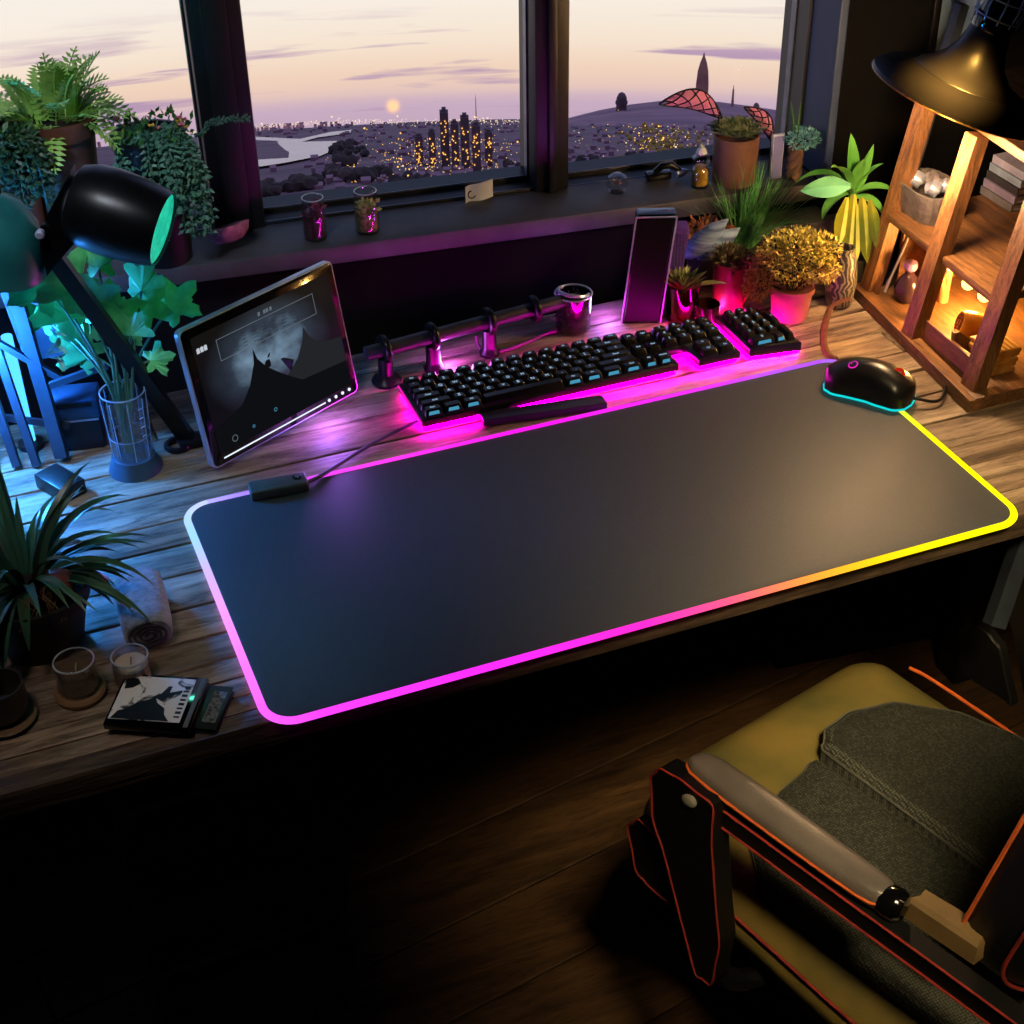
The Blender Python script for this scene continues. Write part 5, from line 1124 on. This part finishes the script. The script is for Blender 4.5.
# slab expects counter-clockwise outlines, insets go inwards
def rise(x, y): return -.018*max(0, (y-.07)/.11)**2-.010*max(0, (-x-.12)/.1)**2
g = G(); lv = [(-.372,.03),(-.368,.012),(-.352,0),(-.325,-.002),(-.306,.005),(-.294,.015),(-.288,.028),(-.285,.042)]
g.slab(SO, lv, lambda x, y, z: ch(x, y, z+(rise(x, y) if z > -.33 else 0)), True); seat = g.out('seat', M['olive'], chair)
def pad(name, pts, zt, par, edge=.012, n=5):
    O = smooth_outline(pts, n); g = G(); g.slab(O, [(-.30,0),(zt-.010,0),(zt-.0055,edge*.2),(zt-.002,edge*.45),(zt,edge*.8)], lambda x, y, z: ch(x, y, z+(rise(x, y)*.8 if z > -.295 else 0)), True)
    o = g.out(name, M['mesh'], par)
    g = G(); P = [ch(x, y, zt-.0085+rise(x, y)*.8) for x, y in O]; g.tube(P+[P[0], P[1]], .0014, 6, False); g.out('seam', pm('grey_seam', (86,86,80), (70,70,66), 40, .5), o)
    return o
def dens(pts, k=3):
    o = []
    for i in range(len(pts)):
        a, b = pts[i], pts[(i+1) % len(pts)]
        for j in range(k): o.append((a[0]+(b[0]-a[0])*j/k, a[1]+(b[1]-a[1])*j/k))
    return o
lab(pad('mesh_pad', dens([(-.014,-.325),(-.018,-.1),(-.026,.055),(-.092,.046),(-.165,.016),(-.200,-.035),(-.200,-.12),(-.185,-.325)]), -.272, seat, .010, 2), 'lower left mesh pad')
lab(pad('mesh_pad', dens([(.165,-.325),(.162,-.07),(.140,.0),(.095,.056),(.042,.076),(.002,.072),(-.024,.050),(-.022,-.1),(-.018,-.325)]), -.254, seat, .014, 2), 'raised right mesh pad')
g = G(); P = [ch(x, y, -.291+rise(x, y)*.8) for x, y in ((.184,.105),(.187,.08),(.188,.03),(.188,-.06),(.187,-.16),(.186,-.30))]; g.tube(spline(P), .0022, 8); g.out('piping', M['piping'], seat)
g = G(); P = [ch(x, y, -.318) for x, y in ((-.222,.05),(-.2235,0),(-.2235,-.08),(-.2235,-.16),(-.222,-.25))]; g.tube(spline(P), .0018, 8); g.out('piping', M['redpiping'], seat)
# arm pads
def arm(sg):
    pts = [(-.268,.008),(-.262,.0195),(-.250,.0175),(-.238,-.008),(-.2305,-.07),(-.2235,-.13),(-.219,-.19),(-.222,-.208),(-.238,-.214),(-.251,-.206),(-.2565,-.16),(-.262,-.10),(-.2675,-.04)]
    f_ = 1 if sg > 0 else -1
    ctr = [(-.2575,.0185,.0035),(-.2555,.016,.0085),(-.2535,.008,.0135),(-.251,-.006,.0165),(-.2485,-.04,.0180),(-.2455,-.08,.0182),(-.2425,-.12,.0180),(-.2395,-.16,.0175),(-.2370,-.19,.0168),(-.2360,-.203,.0145),(-.2355,-.211,.0095),(-.2352,-.2135,.004)]
    kx = (lambda x: x) if sg > 0 else (lambda x: -x)
    g = G(); rings = []; PL_, PR_ = [], []
    for x, y, w in ctr:
        h = .0145*min(1, w/.0135)**.5; x = kx(x)
        rings.append([ch(x+w*math.copysign(abs(math.cos(t))**.75, math.cos(t)), y, -.1145+h*(math.copysign(abs(math.sin(t))**.75, math.sin(t))) if math.sin(t) > 0 else -.1145+.012*math.sin(t)) for t in [2*PI*k/24 for k in range(24)]])
        PL_.append(ch(x-w-.0006, y, -.1135)); PR_.append(ch(x+w+.0006, y, -.1135))
    g.loops(rings); pad_ = g.out('arm_pad', M['leather'], chair)
    P = PL_+PR_[::-1]; g = G(); g.tube(P+[P[0], P[1]], .0015, 8, False); g.out('piping', M['piping'], pad_)
    g = G()
    g.loops([[ch(kx(xc+dx), y, z) for dx, z in ((-.009,-.127),(.009,-.127),(.009,-.150),(-.009,-.150))] for xc, y in ((-.262,.012),(-.254,-.08),(-.246,-.18),(-.238,-.27),(-.230,-.37))]); rl_ = g.out('arm_rail', M['black'], chair)
    for z in (-.1275,-.1495): g = G(); g.tube([ch(kx(xc-.0095), y, z) for xc, y in ((-.262,.012),(-.254,-.08),(-.246,-.18),(-.238,-.27),(-.230,-.37))], .0013, 6); g.out('piping', M['redpiping'], rl_)
    f = 1 if sg > 0 else -1
    g = G(); g.lathe([(.004,-.012),(.013,-.010),(.0155,-.002),(.0155,.006),(.012,.012),(.004,.014)], ch(kx(-.2345),-.214,-.115), (CX*.3*f-CY), 26); g.out('end_cap', M['blackgloss'], pad_)
    g = G(); g.slab(dens([(kx(-.213),-.215),(kx(-.190),-.215),(kx(-.178),-.285),(kx(-.205),-.285)][::(-1 if sg > 0 else 1)], 2), [(-.15,0),(-.128,0),(-.124,.004)], ch); lab(g.out('rear_arm_block', M['tan'], chair), 'tan leather block behind the arm pad')
    return kx
arm(1); arm(-1)
def plate(name, px, xl, th, mat, pipe=None, mirror=False, n=3, par=None):
    P = [cpl(x, y, xl) for x, y in px]; Q = [((p-CS).dot(CY), p.z) for p in P]
    Q = smooth_outline(dens(Q, 2), n)
    def F(y, z, x): return ch((xl+x) if not mirror else (-xl-x), y, z)
    ar = sum(Q[i-1][0]*Q[i][1]-Q[i][0]*Q[i-1][1] for i in range(len(Q)))
    if ar < 0: Q = Q[::-1]
    g = G(); g.slab(Q, [(-th/2,.002),(-th/2+.002,0),(th/2-.002,0),(th/2,.002)], F); o = g.out(name, mat, par or chair)
    if pipe:
        g = G(); P2 = [F(y, z, -th/2) for y, z in Q]; g.tube(P2+[P2[0], P2[1]], .0013, 6, False); g.out('piping', pipe, o)
    return o
postpx = [(660,772),(669,763),(690,774),(722,800),(721,840),(724,888),(728,938),(720,979),(704,968),(690,915),(673,848),(662,814)]
flap = [(633,824),(643,816),(660,832),(673,852),(690,915),(676,902),(655,884),(641,868)]
railpx = [(690,778),(740,806),(800,848),(860,890),(905,918),(960,958),(1026,1008),(1030,1040),(1000,1022),(952,984),(898,936),(848,903),(807,874),(757,841),(715,816)]
for mir in (False, True):
    p_ = plate('arm_post', postpx, -.268, .024, M['black'], None if mir else M['redpiping'], mir)
    plate('post_flap', flap, -.258, .014, M['black'], None if mir else M['redpiping'], mir)
    if not mir:
        g = G(); q = cpl(689, 801, -.281); rot = Matrix((CY, V((0,0,1)), CX)).transposed(); g.ball(q, 1, (.012,.0075,.003), 2, rot @ Matrix.Rotation(-.7,3,'Z')); lab(g.out('pivot_button', pm('grey_button', (150,146,140), None, 40, .4), p_), 'grey oval pivot button')
    g = G(); xa = -.262 if not mir else .262; g.tube(spline([ch(xa,-.03,-.36), ch(xa*.85,-.05,-.395), ch(xa*.5,-.06,-.40), ch(0,-.06,-.395)]), .012, 8); g.out('arm_bracket', M['blackmetal'], chair)
# backrest
BO = rrect(-.205,-.20,.170,.36,.07,8)
def BF(x, z, y): xx = (x+.017)/.19; return ch(x+.01, -.315+y+.05*xx*xx-.22*max(0, z+.2)*.9, z)
g = G(); g.slab(BO, [(-.035,.02),(-.03,.006),(-.015,0),(.012,0),(.022,.004),(.028,.014)], BF); br = g.out('backrest', M['black'], chair)
g = G(); P = [BF(x, z, .020) for x, z in BO]; g.tube(P+[P[0], P[1]], .0022, 6, False); g.out('piping', M['piping'], br)
g = G(); P = [BF(x, z, -.028) for x, z in BO]; g.tube(P+[P[0], P[1]], .0020, 6, False); g.out('piping', M['redpiping'], br)
g = G(); g.slab(rrect(-.13,-.12,.095,.30,.05,6), [(.026,0),(.034,.003),(.038,.012)], BF); g.out('mesh_panel', M['mesh'], br)
# base
g = G(); g.lathe([(.03,-.69),(.028,-.55),(.02,-.548),(.02,-.40),(.05,-.395),(.055,-.372),(.01,-.371)], ch(-.02,-.05,0), n=28); g.out('gas_column', M['blackmetal'], chair)
for k in range(5):
    a = .5+2*PI*k/5; d = V((math.cos(a), math.sin(a), 0)); o = ch(-.02,-.05,-.665); g = G(); g.tube([o+d*.02, o+d*.12+V((0,0,-.008)), o+d*.25+V((0,0,-.03))], [.022,.018,.013], 10); lg = g.out('base_leg', M['black'], chair)
    g = G(); c = o+d*.25; c.z = FZ+.025; s = d.cross(V((0,0,1)))
    for q in (-1,1): g.lathe([(.004,0),(.022,.001),(.0248,.004),(.0248,.013),(.022,.016),(.004,.017)], c+s*(.004*q), s*q, 20)
    g.tube([c+V((0,0,.0)), c+V((0,0,.034))], .006, 8); g.out('caster', M['blackgloss'], lg)
# ================================================================== CITY OUTSIDE
def cr_r(el): return 12.5/max(.0015, (math.tan(-el)-.385))
def tz(r): return CAM.z-51-(r-100)*.385
def cty(x, y, up_=0):
    d = ray(x, y); hr = math.hypot(d.x, d.y); t = -d.z/hr; r = 12.5/max(.004, t-.385); r = min(r, 1700)
    return CAM+V((d.x/hr*r, d.y/hr*r, 0))+V((0,0,tz(r)-CAM.z+up_)), r
def cobj(x, y, r):        # a point at horizontal distance r on a pixel's ray
    d = ray(x, y); hr = math.hypot(d.x, d.y); return CAM+d*(r/hr)
rc = random.Random(77)
GROUND = pm('hazed_dusk_ground', (140,100,114), (104,76,90), .02, .9); BLD = pm('dusk_facade', (104,84,104), (74,60,80), .05, .8); FARB = pm('hazed_far_facade', (182,130,142), (146,106,122), .03, .8)  # distance haze is put into the muted purple base colours
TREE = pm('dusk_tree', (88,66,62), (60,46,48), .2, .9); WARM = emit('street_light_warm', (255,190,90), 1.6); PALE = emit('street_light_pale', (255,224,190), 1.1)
g = G(); rows = []
for r in (45,70,100,150,220,330,500,750,1050,1400):
    rows.append([V((CAM.x+r*math.sin(a), CAM.y+r*math.cos(a), tz(r)+rc.uniform(-.3,.3)*min(1, r/300))) for a in [math.radians(-40+110*k/40) for k in range(41)]])
vr = [[g.b.verts.new(p) for p in row] for row in rows]
for a, b in zip(vr, vr[1:]):
    for i in range(40): g.b.faces.new((a[i], a[i+1], b[i+1], b[i]))
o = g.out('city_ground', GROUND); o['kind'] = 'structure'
# lake
lk = [(-500,136),(-200,133),(200,133.5),(262,138),(300,140),(330,133),(352,130.5),(350,134),(318,138.5),(302,143),(345,142),(338,150),(320,158),(285,165),(240,172),(150,178),(0,176),(-300,160)]
g = G(); g.poly([cty(x, y, .6)[0] for x, y in lk]); tag(g.out('lake', pm('lake_water', (182,160,188), (168,146,178), .01, .25), None, False), 'pale lavender lake seen through the middle window at left', 'lake')
def building(g, x, y, w, h, dep=1.0, taper=1.0, r_=None):
    p, r = cty(x, y); s = r/FPX/math.cos(math.radians(22)); d = V((p.x-CAM.x, p.y-CAM.y, 0)).normalized(); q = V((d.y,-d.x,0)); W = w*s*.5; Hh_ = h*s*1.05
    g.loops([[p+q*(i*W*f)+d*(j*W*dep*f)+V((0,0,z)) for i, j in ((-1,-1),(1,-1),(1,1),(-1,1))] for z, f in ((-6,1),(Hh_,taper))]); return p, r, q, d, W, Hh_
g = G()
def inlake(x, y):
    c_ = False
    for i in range(len(lk)):
        (x1,y1),(x2,y2) = lk[i-1], lk[i]
        if (y1 > y) != (y2 > y) and x < (x2-x1)*(y-y1)/(y2-y1)+x1: c_ = not c_
    return c_
def horizon(x): return 122 if x < 560 else 112-8*math.exp(-((x-668)/60)**2)
for i in range(900):
    x = rc.uniform(150, 800); y = 124+(rc.random()**1.6)*70
    if inlake(x, y) or (y > 160 and x < 320 and rc.random() < .7): continue
    k = (y-118)/40; building(g, x, y, rc.uniform(3,7)*(.5+k*.6), rc.uniform(2,5)*(.5+k*.6))
for i in range(900):
    x = rc.uniform(-1000, 150) if i % 5 else rc.uniform(800, 1500); y = 124+(rc.random()**1.6)*70
    if inlake(x, y): continue
    k = (y-118)/40; building(g, x, y, rc.uniform(3,7)*(.5+k*.6), rc.uniform(2,5)*(.5+k*.6))
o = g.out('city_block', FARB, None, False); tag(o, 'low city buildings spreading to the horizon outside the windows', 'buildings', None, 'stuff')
# hill behind right window
g = G(); hp = []
P1 = [cobj(x, y, 1250) for x, y in ((540,126),(572,117),(600,110),(630,104.5),(660,101),(690,100),(720,102),(750,106),(790,112),(830,118),(870,124))]
P2 = [V((p.x, p.y, tz(1250)-20)) for p in P1]; P3 = [p+(V((p.x-CAM.x, p.y-CAM.y, 0)).normalized()*160)+V((0,0,-90)) for p in P1]; P4 = [V((CAM.x+(p.x-CAM.x)*.72, CAM.y+(p.y-CAM.y)*.72, tz(900)-1)) for p in P1]
rows = [[g.b.verts.new(p) for p in R_] for R_ in (P4, P1, P3)]
for a, b in zip(rows, rows[1:]):
    for i in range(len(a)-1): g.b.faces.new((a[i], a[i+1], b[i+1], b[i]))
tag(g.out('hill', pm('hazed_dusk_hill', (176,124,140), (138,98,118), .015, .9)), 'hazy hill on the horizon outside the right window', 'hill')  # hill colour carries the haze, no volume behind it
g = G(); P1 = [cobj(x, y, 1600) for x, y in ((430,121.5),(470,118),(500,113),(520,108),(545,110),(580,118),(610,122))]; P3 = [p+V((p.x-CAM.x, p.y-CAM.y, 0)).normalized()*200+V((0,0,-120)) for p in P1]; P4 = [V((CAM.x+(p.x-CAM.x)*.8, CAM.y+(p.y-CAM.y)*.8, tz(1280)-3)) for p in P1]
rows = [[g.b.verts.new(p) for p in R_] for R_ in (P4, P1, P3)]
for a, b in zip(rows, rows[1:]):
    for i in range(len(a)-1): g.b.faces.new((a[i], a[i+1], b[i+1], b[i]))
# lights
g = G(); g2 = G()
for i in range(2100):
    u = rc.random()
    if i >= 1500: x, y = rc.choice((rc.uniform(-900, 150), rc.uniform(800, 1500))), 122+abs(rc.gauss(0, 22))
    elif u < .40: x, y = rc.uniform(150, 530), 122+abs(rc.gauss(0, 2.4))
    elif u < .72: x, y = rc.gauss(450, 45), rc.gauss(158, 14)
    elif u < .80: x, y = rc.uniform(320, 470), rc.uniform(160, 185)
    elif u < .93: x, y = rc.gauss(662, 18), rc.gauss(141, 10)
    else: x, y = rc.uniform(572, 780), rc.uniform(113, 160)
    if not (124 < y < 192) or inlake(x, y): 
        if not (121 < y < 192): continue
        if inlake(x, y): continue
    p, r = cty(x, y, 0); s = r/FPX*rc.uniform(.28, .62)*(1.0 if rc.random() < .93 else 1.9); p = p+V((0,0,s*rc.uniform(2,7))); p = CAM+(p-CAM)*.985
    (g if (u >= .40 and rc.random() < .75) else g2).ball(p, s, sub=0)
tag(g.out('city_lights', WARM, None, False), 'golden city lights scattered below the horizon outside the windows', 'lights', None, 'stuff')
g3 = g2; tag(g3.out('shore_lights', PALE, None, False), 'pale pinkish lights strung along the horizon outside the windows', 'lights', None, 'stuff')
# trees
g = G()
for x, y, w, h in [(345,150,20,18),(352,146,16,14),(360,152,14,16),(340,160,24,18),(330,172,26,18),(290,185,30,16),(270,190,30,16),(310,182,30,16),(255,192,26,12),(380,172,24,14),(400,180,26,14),(230,186,40,18),(190,190,40,18),(150,188,40,16),(90,190,50,18),(20,188,50,18),(-60,184,50,18),(-140,186,50,18),(880,160,30,14),(940,170,30,14),(360,178,30,16),(425,178,24,10),(590,160,20,10),(640,155,20,10),(510,165,20,10)]:
    for k in range(7):
        p, r = cty(x+rc.gauss(0, w*.25), y+4+rc.uniform(-2,4)); s = r/FPX; g.ball(p+V((0,0,h*s*rc.uniform(.2,.5))), w*.30*s*rc.uniform(.6,1.1), (1,1,.9), 2, None, .5)
tag(g.out('tree_cover', TREE), 'dark dusk trees covering the shore slope below the middle window', 'trees', None, 'stuff')
# single towers
def tower1(name, label, x, y, w, h, mat, kind='box', cat='tower'):
    g = G(); p, r = cty(x, y); s = r/FPX/math.cos(math.radians(22)); d = V((p.x-CAM.x, p.y-CAM.y, 0)).normalized(); q = V((d.y,-d.x,0)); W = w*s*.5; H1 = h*s*1.06
    t = thing(name, label, cat, p)
    def pr(levels, n=4, mt=mat, nm='body', ph=PI/4):
        g = G(); g.loops([[p+q*(math.cos(2*PI*k/n+ph)*W*f*1.3)+d*(math.sin(2*PI*k/n+ph)*W*f*1.3)+V((0,0,z*H1)) for k in range(n)] for f, z in levels]); return g.out(nm, mt, t, False)
    if kind == 'spire': pr([(1.0,-.1),(1.0,.55),(.92,.62),(.84,.72)]); pr([(.84,.72),(.55,.84),(.18,.94),(.04,1.0)], nm='spire')
    elif kind == 'dome': pr([(1,-.1),(1,.6),(1.15,.62),(1.15,.7)], 10); pr([(1.0,.7),(.95,.82),(.6,.95),(.1,1)], 10, nm='dome')
    elif kind == 'mast': pr([(.5,-.1),(.5,.3),(.25,.9)], 6); pr([(.12,.9),(.08,1)], 6, nm='tip')
    else: pr([(1,-.1),(1,1)]); pr([(.5,1),(.5,1.06)], nm='roof_block')
    g = G()
    for k in range(int(14 if kind == 'box' else 5)):
        u = rc.uniform(-.8,.8)*W*.85; z = rc.uniform(.12,.86 if kind == 'box' else .5)*H1; o = p-d*(W*1.0+.05)+q*u+V((0,0,z)); e_ = .55*s
        g.loops([[o+q*i*e_-d*j+V((0,0,zz*e_)) for i, zz in ((-1,-1),(1,-1),(1,1),(-1,1))] for j in (0,.1)])
    g.out('lit_window', WARM, t, False)['kind'] = 'stuff'
DKT = pm('dusk_tower', (132,98,104), (100,74,84), .08, .8); BRT = pm('brown_tower', (206,142,122), (168,114,104), .08, .8)
tower1('spire_tower', 'tall pointed spire tower on the horizon outside the right window', 700, 124, 13, 66, BRT, 'spire')
tower1('chimney_tower', 'thin brown chimney tower right of the spire outside the window', 731, 124, 5, 36, BRT, 'mast')
tower1('domed_tower', 'small domed tower on the hill outside the right window', 621, 122, 8, 28, DKT, 'dome')
tower1('antenna_mast', 'thin antenna mast rising above the city outside the middle window', 476.5, 130, 1.6, 34, DKT, 'mast', 'mast')
tower1('small_tower', 'short square tower farthest right outside the right window', 755, 122, 5, 18, DKT, 'dome')
for k, (x, y, w, h, l) in enumerate(((446,168,9,55,'dark city tower block, tallest on the left of the lit cluster'),(456,170,8,46,'dark city tower block second from left in the cluster'),(466,168,9,50,'dark city tower block in the middle of the cluster'),(477,172,9,46,'dark city tower block below the antenna mast'),(489,166,8,34,'low dark city tower block at right of the cluster'),(433,166,7,34,'low dark city tower block at left of the cluster'),(420,164,8,28,'small dark tower block left of the city cluster'))):
    tower1('tower_block', l+' outside the middle window' if 'mast' not in l and len(l.split()) < 12 else l, x, y, w, h, DKT, 'box', 'building')
g = G()
for k in range(150):
    x, y = rc.gauss(662, 17), rc.gauss(143, 9); p, r = cty(x, min(164, max(128, y+6))); s = r/FPX; g.ball(p+V((0,0,s*3)), s*rc.uniform(1.6,3.6), sub=1)
tag(g.out('golden_trees', pm('golden_tree', (206,164,80), (150,112,60), .2, .9)), 'golden lit trees below the hill outside the right window', 'trees', None, 'stuff')  # warm light on these trees is put into their golden colour
# ================================================================== WORLD AND LIGHTS
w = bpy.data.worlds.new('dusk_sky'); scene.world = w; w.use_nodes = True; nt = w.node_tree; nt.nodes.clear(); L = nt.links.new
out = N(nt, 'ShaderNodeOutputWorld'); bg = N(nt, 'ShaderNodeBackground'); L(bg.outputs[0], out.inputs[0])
tc = N(nt, 'ShaderNodeTexCoord'); sx = N(nt, 'ShaderNodeSeparateXYZ'); L(tc.outputs['Generated'], sx.inputs[0])
mr = N(nt, 'ShaderNodeMapRange'); mr.inputs[1].default_value = -.4; mr.inputs[2].default_value = .6; L(sx.outputs['Z'], mr.inputs[0])
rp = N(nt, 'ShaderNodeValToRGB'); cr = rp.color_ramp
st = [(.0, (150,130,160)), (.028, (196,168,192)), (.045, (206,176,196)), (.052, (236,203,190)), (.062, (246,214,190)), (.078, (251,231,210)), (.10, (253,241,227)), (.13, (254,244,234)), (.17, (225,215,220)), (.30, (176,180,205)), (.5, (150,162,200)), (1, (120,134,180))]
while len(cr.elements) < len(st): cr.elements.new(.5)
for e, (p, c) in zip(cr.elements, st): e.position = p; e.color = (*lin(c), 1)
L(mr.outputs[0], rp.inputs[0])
mp_ = N(nt, 'ShaderNodeMapping'); mp_.inputs['Scale'].default_value = (5, 5, 85); L(tc.outputs['Generated'], mp_.inputs[0])
no = N(nt, 'ShaderNodeTexNoise'); no.inputs['Scale'].default_value = 1.3; no.inputs['Detail'].default_value = 6; no.inputs['Distortion'].default_value = .3; L(mp_.outputs[0], no.inputs[0])
cl = N(nt, 'ShaderNodeValToRGB'); cl.color_ramp.elements[0].position = .535; cl.color_ramp.elements[1].position = .63; L(no.outputs['Fac'], cl.inputs[0])
bd = N(nt, 'ShaderNodeValToRGB'); b_ = bd.color_ramp
for e, (p, c) in zip([b_.elements[0], b_.elements[1]], ((.03, 1), (.105, 0))): e.position = p; e.color = (c, c, c, 1)
b_.elements.new(.07).color = (1, 1, 1, 1)
L(mr.outputs[0], bd.inputs[0])
ml = N(nt, 'ShaderNodeMath', operation='MULTIPLY'); L(cl.outputs[0], ml.inputs[0]); L(bd.outputs[0], ml.inputs[1])
mx = N(nt, 'ShaderNodeMix', data_type='RGBA'); L(ml.outputs[0], mx.inputs[0]); L(rp.outputs[0], mx.inputs[6]); mx.inputs[7].default_value = (*lin((188,156,184)), 1)
sd = ray(393, 106); dt = N(nt, 'ShaderNodeVectorMath', operation='DOT_PRODUCT'); L(tc.outputs['Generated'], dt.inputs[0]); dt.inputs[1].default_value = sd
sr = N(nt, 'ShaderNodeMapRange'); sr.inputs[1].default_value = math.cos(math.radians(.42)); sr.inputs[2].default_value = math.cos(math.radians(.12)); L(dt.outputs['Value'], sr.inputs[0])
pw = N(nt, 'ShaderNodeMath', operation='POWER'); pw.inputs[1].default_value = 4; L(sr.outputs[0], pw.inputs[0])
m2 = N(nt, 'ShaderNodeMix', data_type='RGBA'); L(pw.outputs[0], m2.inputs[0]); L(mx.outputs[2], m2.inputs[6]); m2.inputs[7].default_value = (1.3, .75, .4, 1)
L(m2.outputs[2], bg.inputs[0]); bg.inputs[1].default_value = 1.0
# lamps and added fill lights
s = light('desk_corner_fill', 'SPOT', (-.45, -.35, 1.5), (1, .86, .74), 17, .12, spot_size=math.radians(20), spot_blend=1.0); aim(s, (-.11, .06, 0))  # added unseen spot that brightens the lower left of the desk
light('blue_led_lamp', 'POINT', (-.185, .515, .15), (.035, .29, 1), 11, .03)
light('shelf_bulb_glow', 'POINT', (.985, .36, .055), (1, .50, .12), 3.2, .012)
light('pendant_lamp_glow', 'POINT', (.872, .34, .262), (1, .62, .30), 5.2, .03)
s = light('chair_fill_spot', 'SPOT', (.22, -1.12, 1.5), (1, .76, .38), 300, .2, spot_size=math.radians(24), spot_blend=1.0); aim(s, (.69, -.01, -.25))  # unseen warm fill, added to light the chair, mat and floor
s = light('shade_fill_spot', 'SPOT', (.55, -.45, 1.3), (1, .56, .10), 1500, .03, spot_size=math.radians(3.6), spot_blend=1.0); aim(s, at(943, 99, .33))  # added narrow beam without a fixture, makes the amber patch on the shade
light('desk_lamp_bulb', 'POINT', LAMPB, (.12, .9, .6), .2, .015, specular_factor=0)
light('tablet_wood_fill', 'POINT', (.19, .445, .022), (.42, .16, 1), .42, .02, specular_factor=0)  # unseen violet point added to tint the wood before the tablet
s = light('plant_fill_spot', 'SPOT', (-.5, -.3, 1.6), (.86, .92, 1), 66, .15, spot_size=math.radians(30), spot_blend=1.0); aim(s, (-.1, .64, .2))  # added cool fill from out of view for fern and left plants
light('violet_back_fill', 'POINT', (.585, .56, .016), (.5, .16, 1), .25, .012)  # unseen point added for the violet wash beside the speakers
light('violet_back_fill', 'POINT', (.36, .525, .010), (.7, .12, 1), .35, .01)  # second added violet point, washes the desk behind the keyboard
light('pink_back_fill', 'POINT', (.72, .512, .012), (1, .05, .5), .08, .008)  # added unseen pink point behind the number pad
vs = scene.view_settings; scene.display_settings.display_device = 'sRGB'
vs.view_transform = 'Standard'; vs.look = 'None'; vs.exposure = 0; vs.gamma = 1; vs.use_curve_mapping = False
scene.cycles.max_bounces = 8; scene.cycles.transparent_max_bounces = 16; scene.cycles.sample_clamp_indirect = 4
scene.cycles.caustics_reflective = False; scene.cycles.caustics_refractive = False
